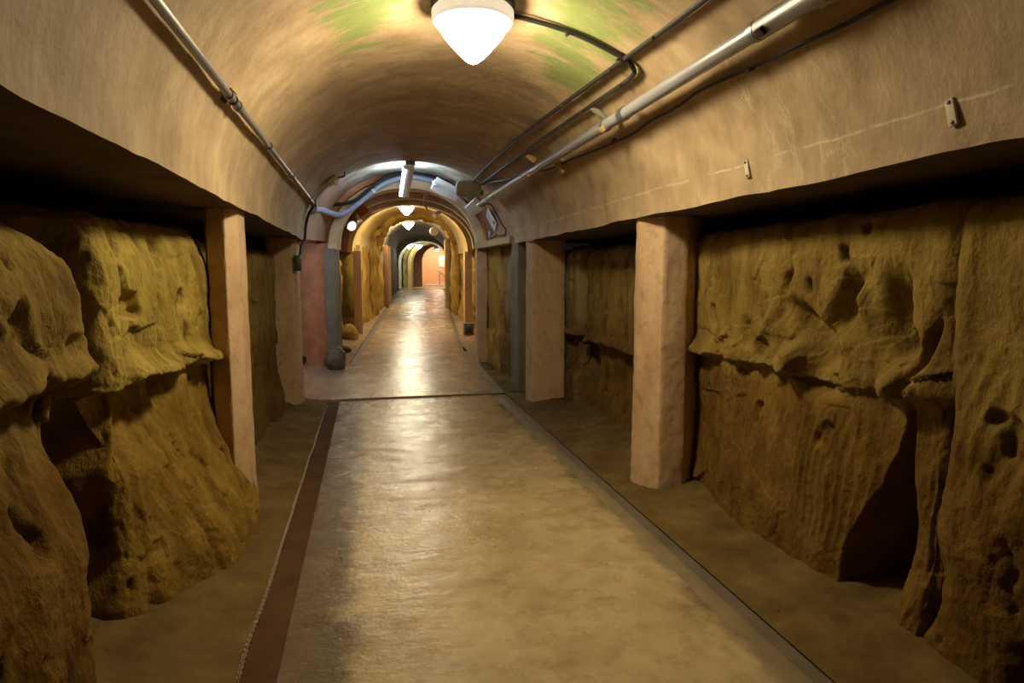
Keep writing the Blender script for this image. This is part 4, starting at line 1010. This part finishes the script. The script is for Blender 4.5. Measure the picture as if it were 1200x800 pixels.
# rocks, block, pole near the junction
def stone(name, c, s, m, seed, label, cat='stone', squash=1.0):
    bm = bmesh.new(); bmesh.ops.create_icosphere(bm, subdivisions=4, radius=1)
    P = np.array([q.co[:] for q in bm.verts]); bm.verts.index_update()
    d = 1 + 0.25 * fbm(P[:, 0] * 1.4, P[:, 1] * 1.4, P[:, 2] * 1.4, 4, seed) + 0.08 * ridge(P[:, 0] * 4, P[:, 1] * 4, P[:, 2] * 4, 2, seed + 1)
    P = P * d[:, None] * np.array(s) + np.array(c)
    f = [[q.index for q in fc.verts] for fc in bm.faces]; bm.free()
    return tag(mesh_obj(name, P, f, m), label, cat)
stone('stone', P2(10.0, -1.10, 0.16), (0.15, 0.16, 0.17), M['groove'], 3, 'dark rough stone lump at the foot of the grey green column')
stone('stone', P2(11.5, -1.22, 0.05), (0.16, 0.2, 0.07), M['ground'], 4, 'flat broken stone behind the grey green column')
stone('stone', P2(12.9, -1.26, 0.12), (0.17, 0.25, 0.20), M['rock_gold'], 5, 'pale flat boulder at the foot of the golden rock')
stone('stone', (-0.80, 7.95, 0.53), (0.05, 0.06, 0.06), M['darksteel'], 6, 'small dark knob on the slim left post', 'knob')
o = MB().tube([P2(10.75, -1.13, -0.05), P2(10.75, -1.13, 1.45)], 0.035, 12).build('metal_pole', M['steel']); tag(o, 'slim grey metal pole against the rock behind the column', 'pole')
t = empty('electric_box', P2(13.1, 1.12, 0.06), 'small grey box on the right verge by the ramp gutter', 'box')
MB().box(P2(13.1, 1.12, 0.16), (0.20, 0.18, 0.24), bev=0.008).build('body', M['greygreen'], t)
MB().box(P2(13.0, 1.12, 0.14), (0.13, 0.02, 0.13), bev=0.004).build('opening', M['darksteel'], t)

# ================================================================== PEACH ROOM
t = empty('barrier', P2(30.8, 0.78, 0), 'white barrier post with yellow rope in the peach room', 'barrier')
MB().lathe([(0.13, 0), (0.13, 0.02), (0.03, 0.035), (0.03, 0.72), (0.045, 0.75), (0, 0.78)], (cxf(30.8) + 0.78, 30.8, 0.962), n=18).build('post', M['white'], t)
MB().tube(spline([(cxf(30.8) + 0.78, 30.8, 1.66), (cxf(30.8) + 1.0, 30.9, 1.52), (cxf(30.8) + 1.3, 31.0, 1.48), (cxf(30.8) + 1.75, 31.2, 1.60)], 8), 0.045, 8).build('rope', M['rope'], t)
t = empty('notice_board', (cxf(32) + 1.05, 32.1, 2.1), 'white notice board on the peach end wall', 'sign')
MB().box((cxf(32) + 1.05, 32.12, 2.17), (0.46, 0.03, 0.50), bev=0.01).build('board', M['paper'], t)
MB().box((cxf(32) + 1.05, 32.125, 2.17), (0.52, 0.03, 0.56), bev=0.006).build('frame', M['white'], t)

# anchor every empty at its thing's base, keeping the parts where they stand
for e in [o for o in COL.objects if o.type == 'EMPTY' and '_loc' in o]:
    loc = Vector(e['_loc'][:]); del e['_loc']
    e.location = loc
    for c in COL.objects:
        if c.parent == e: c.matrix_parent_inverse = Matrix.Translation(-loc)
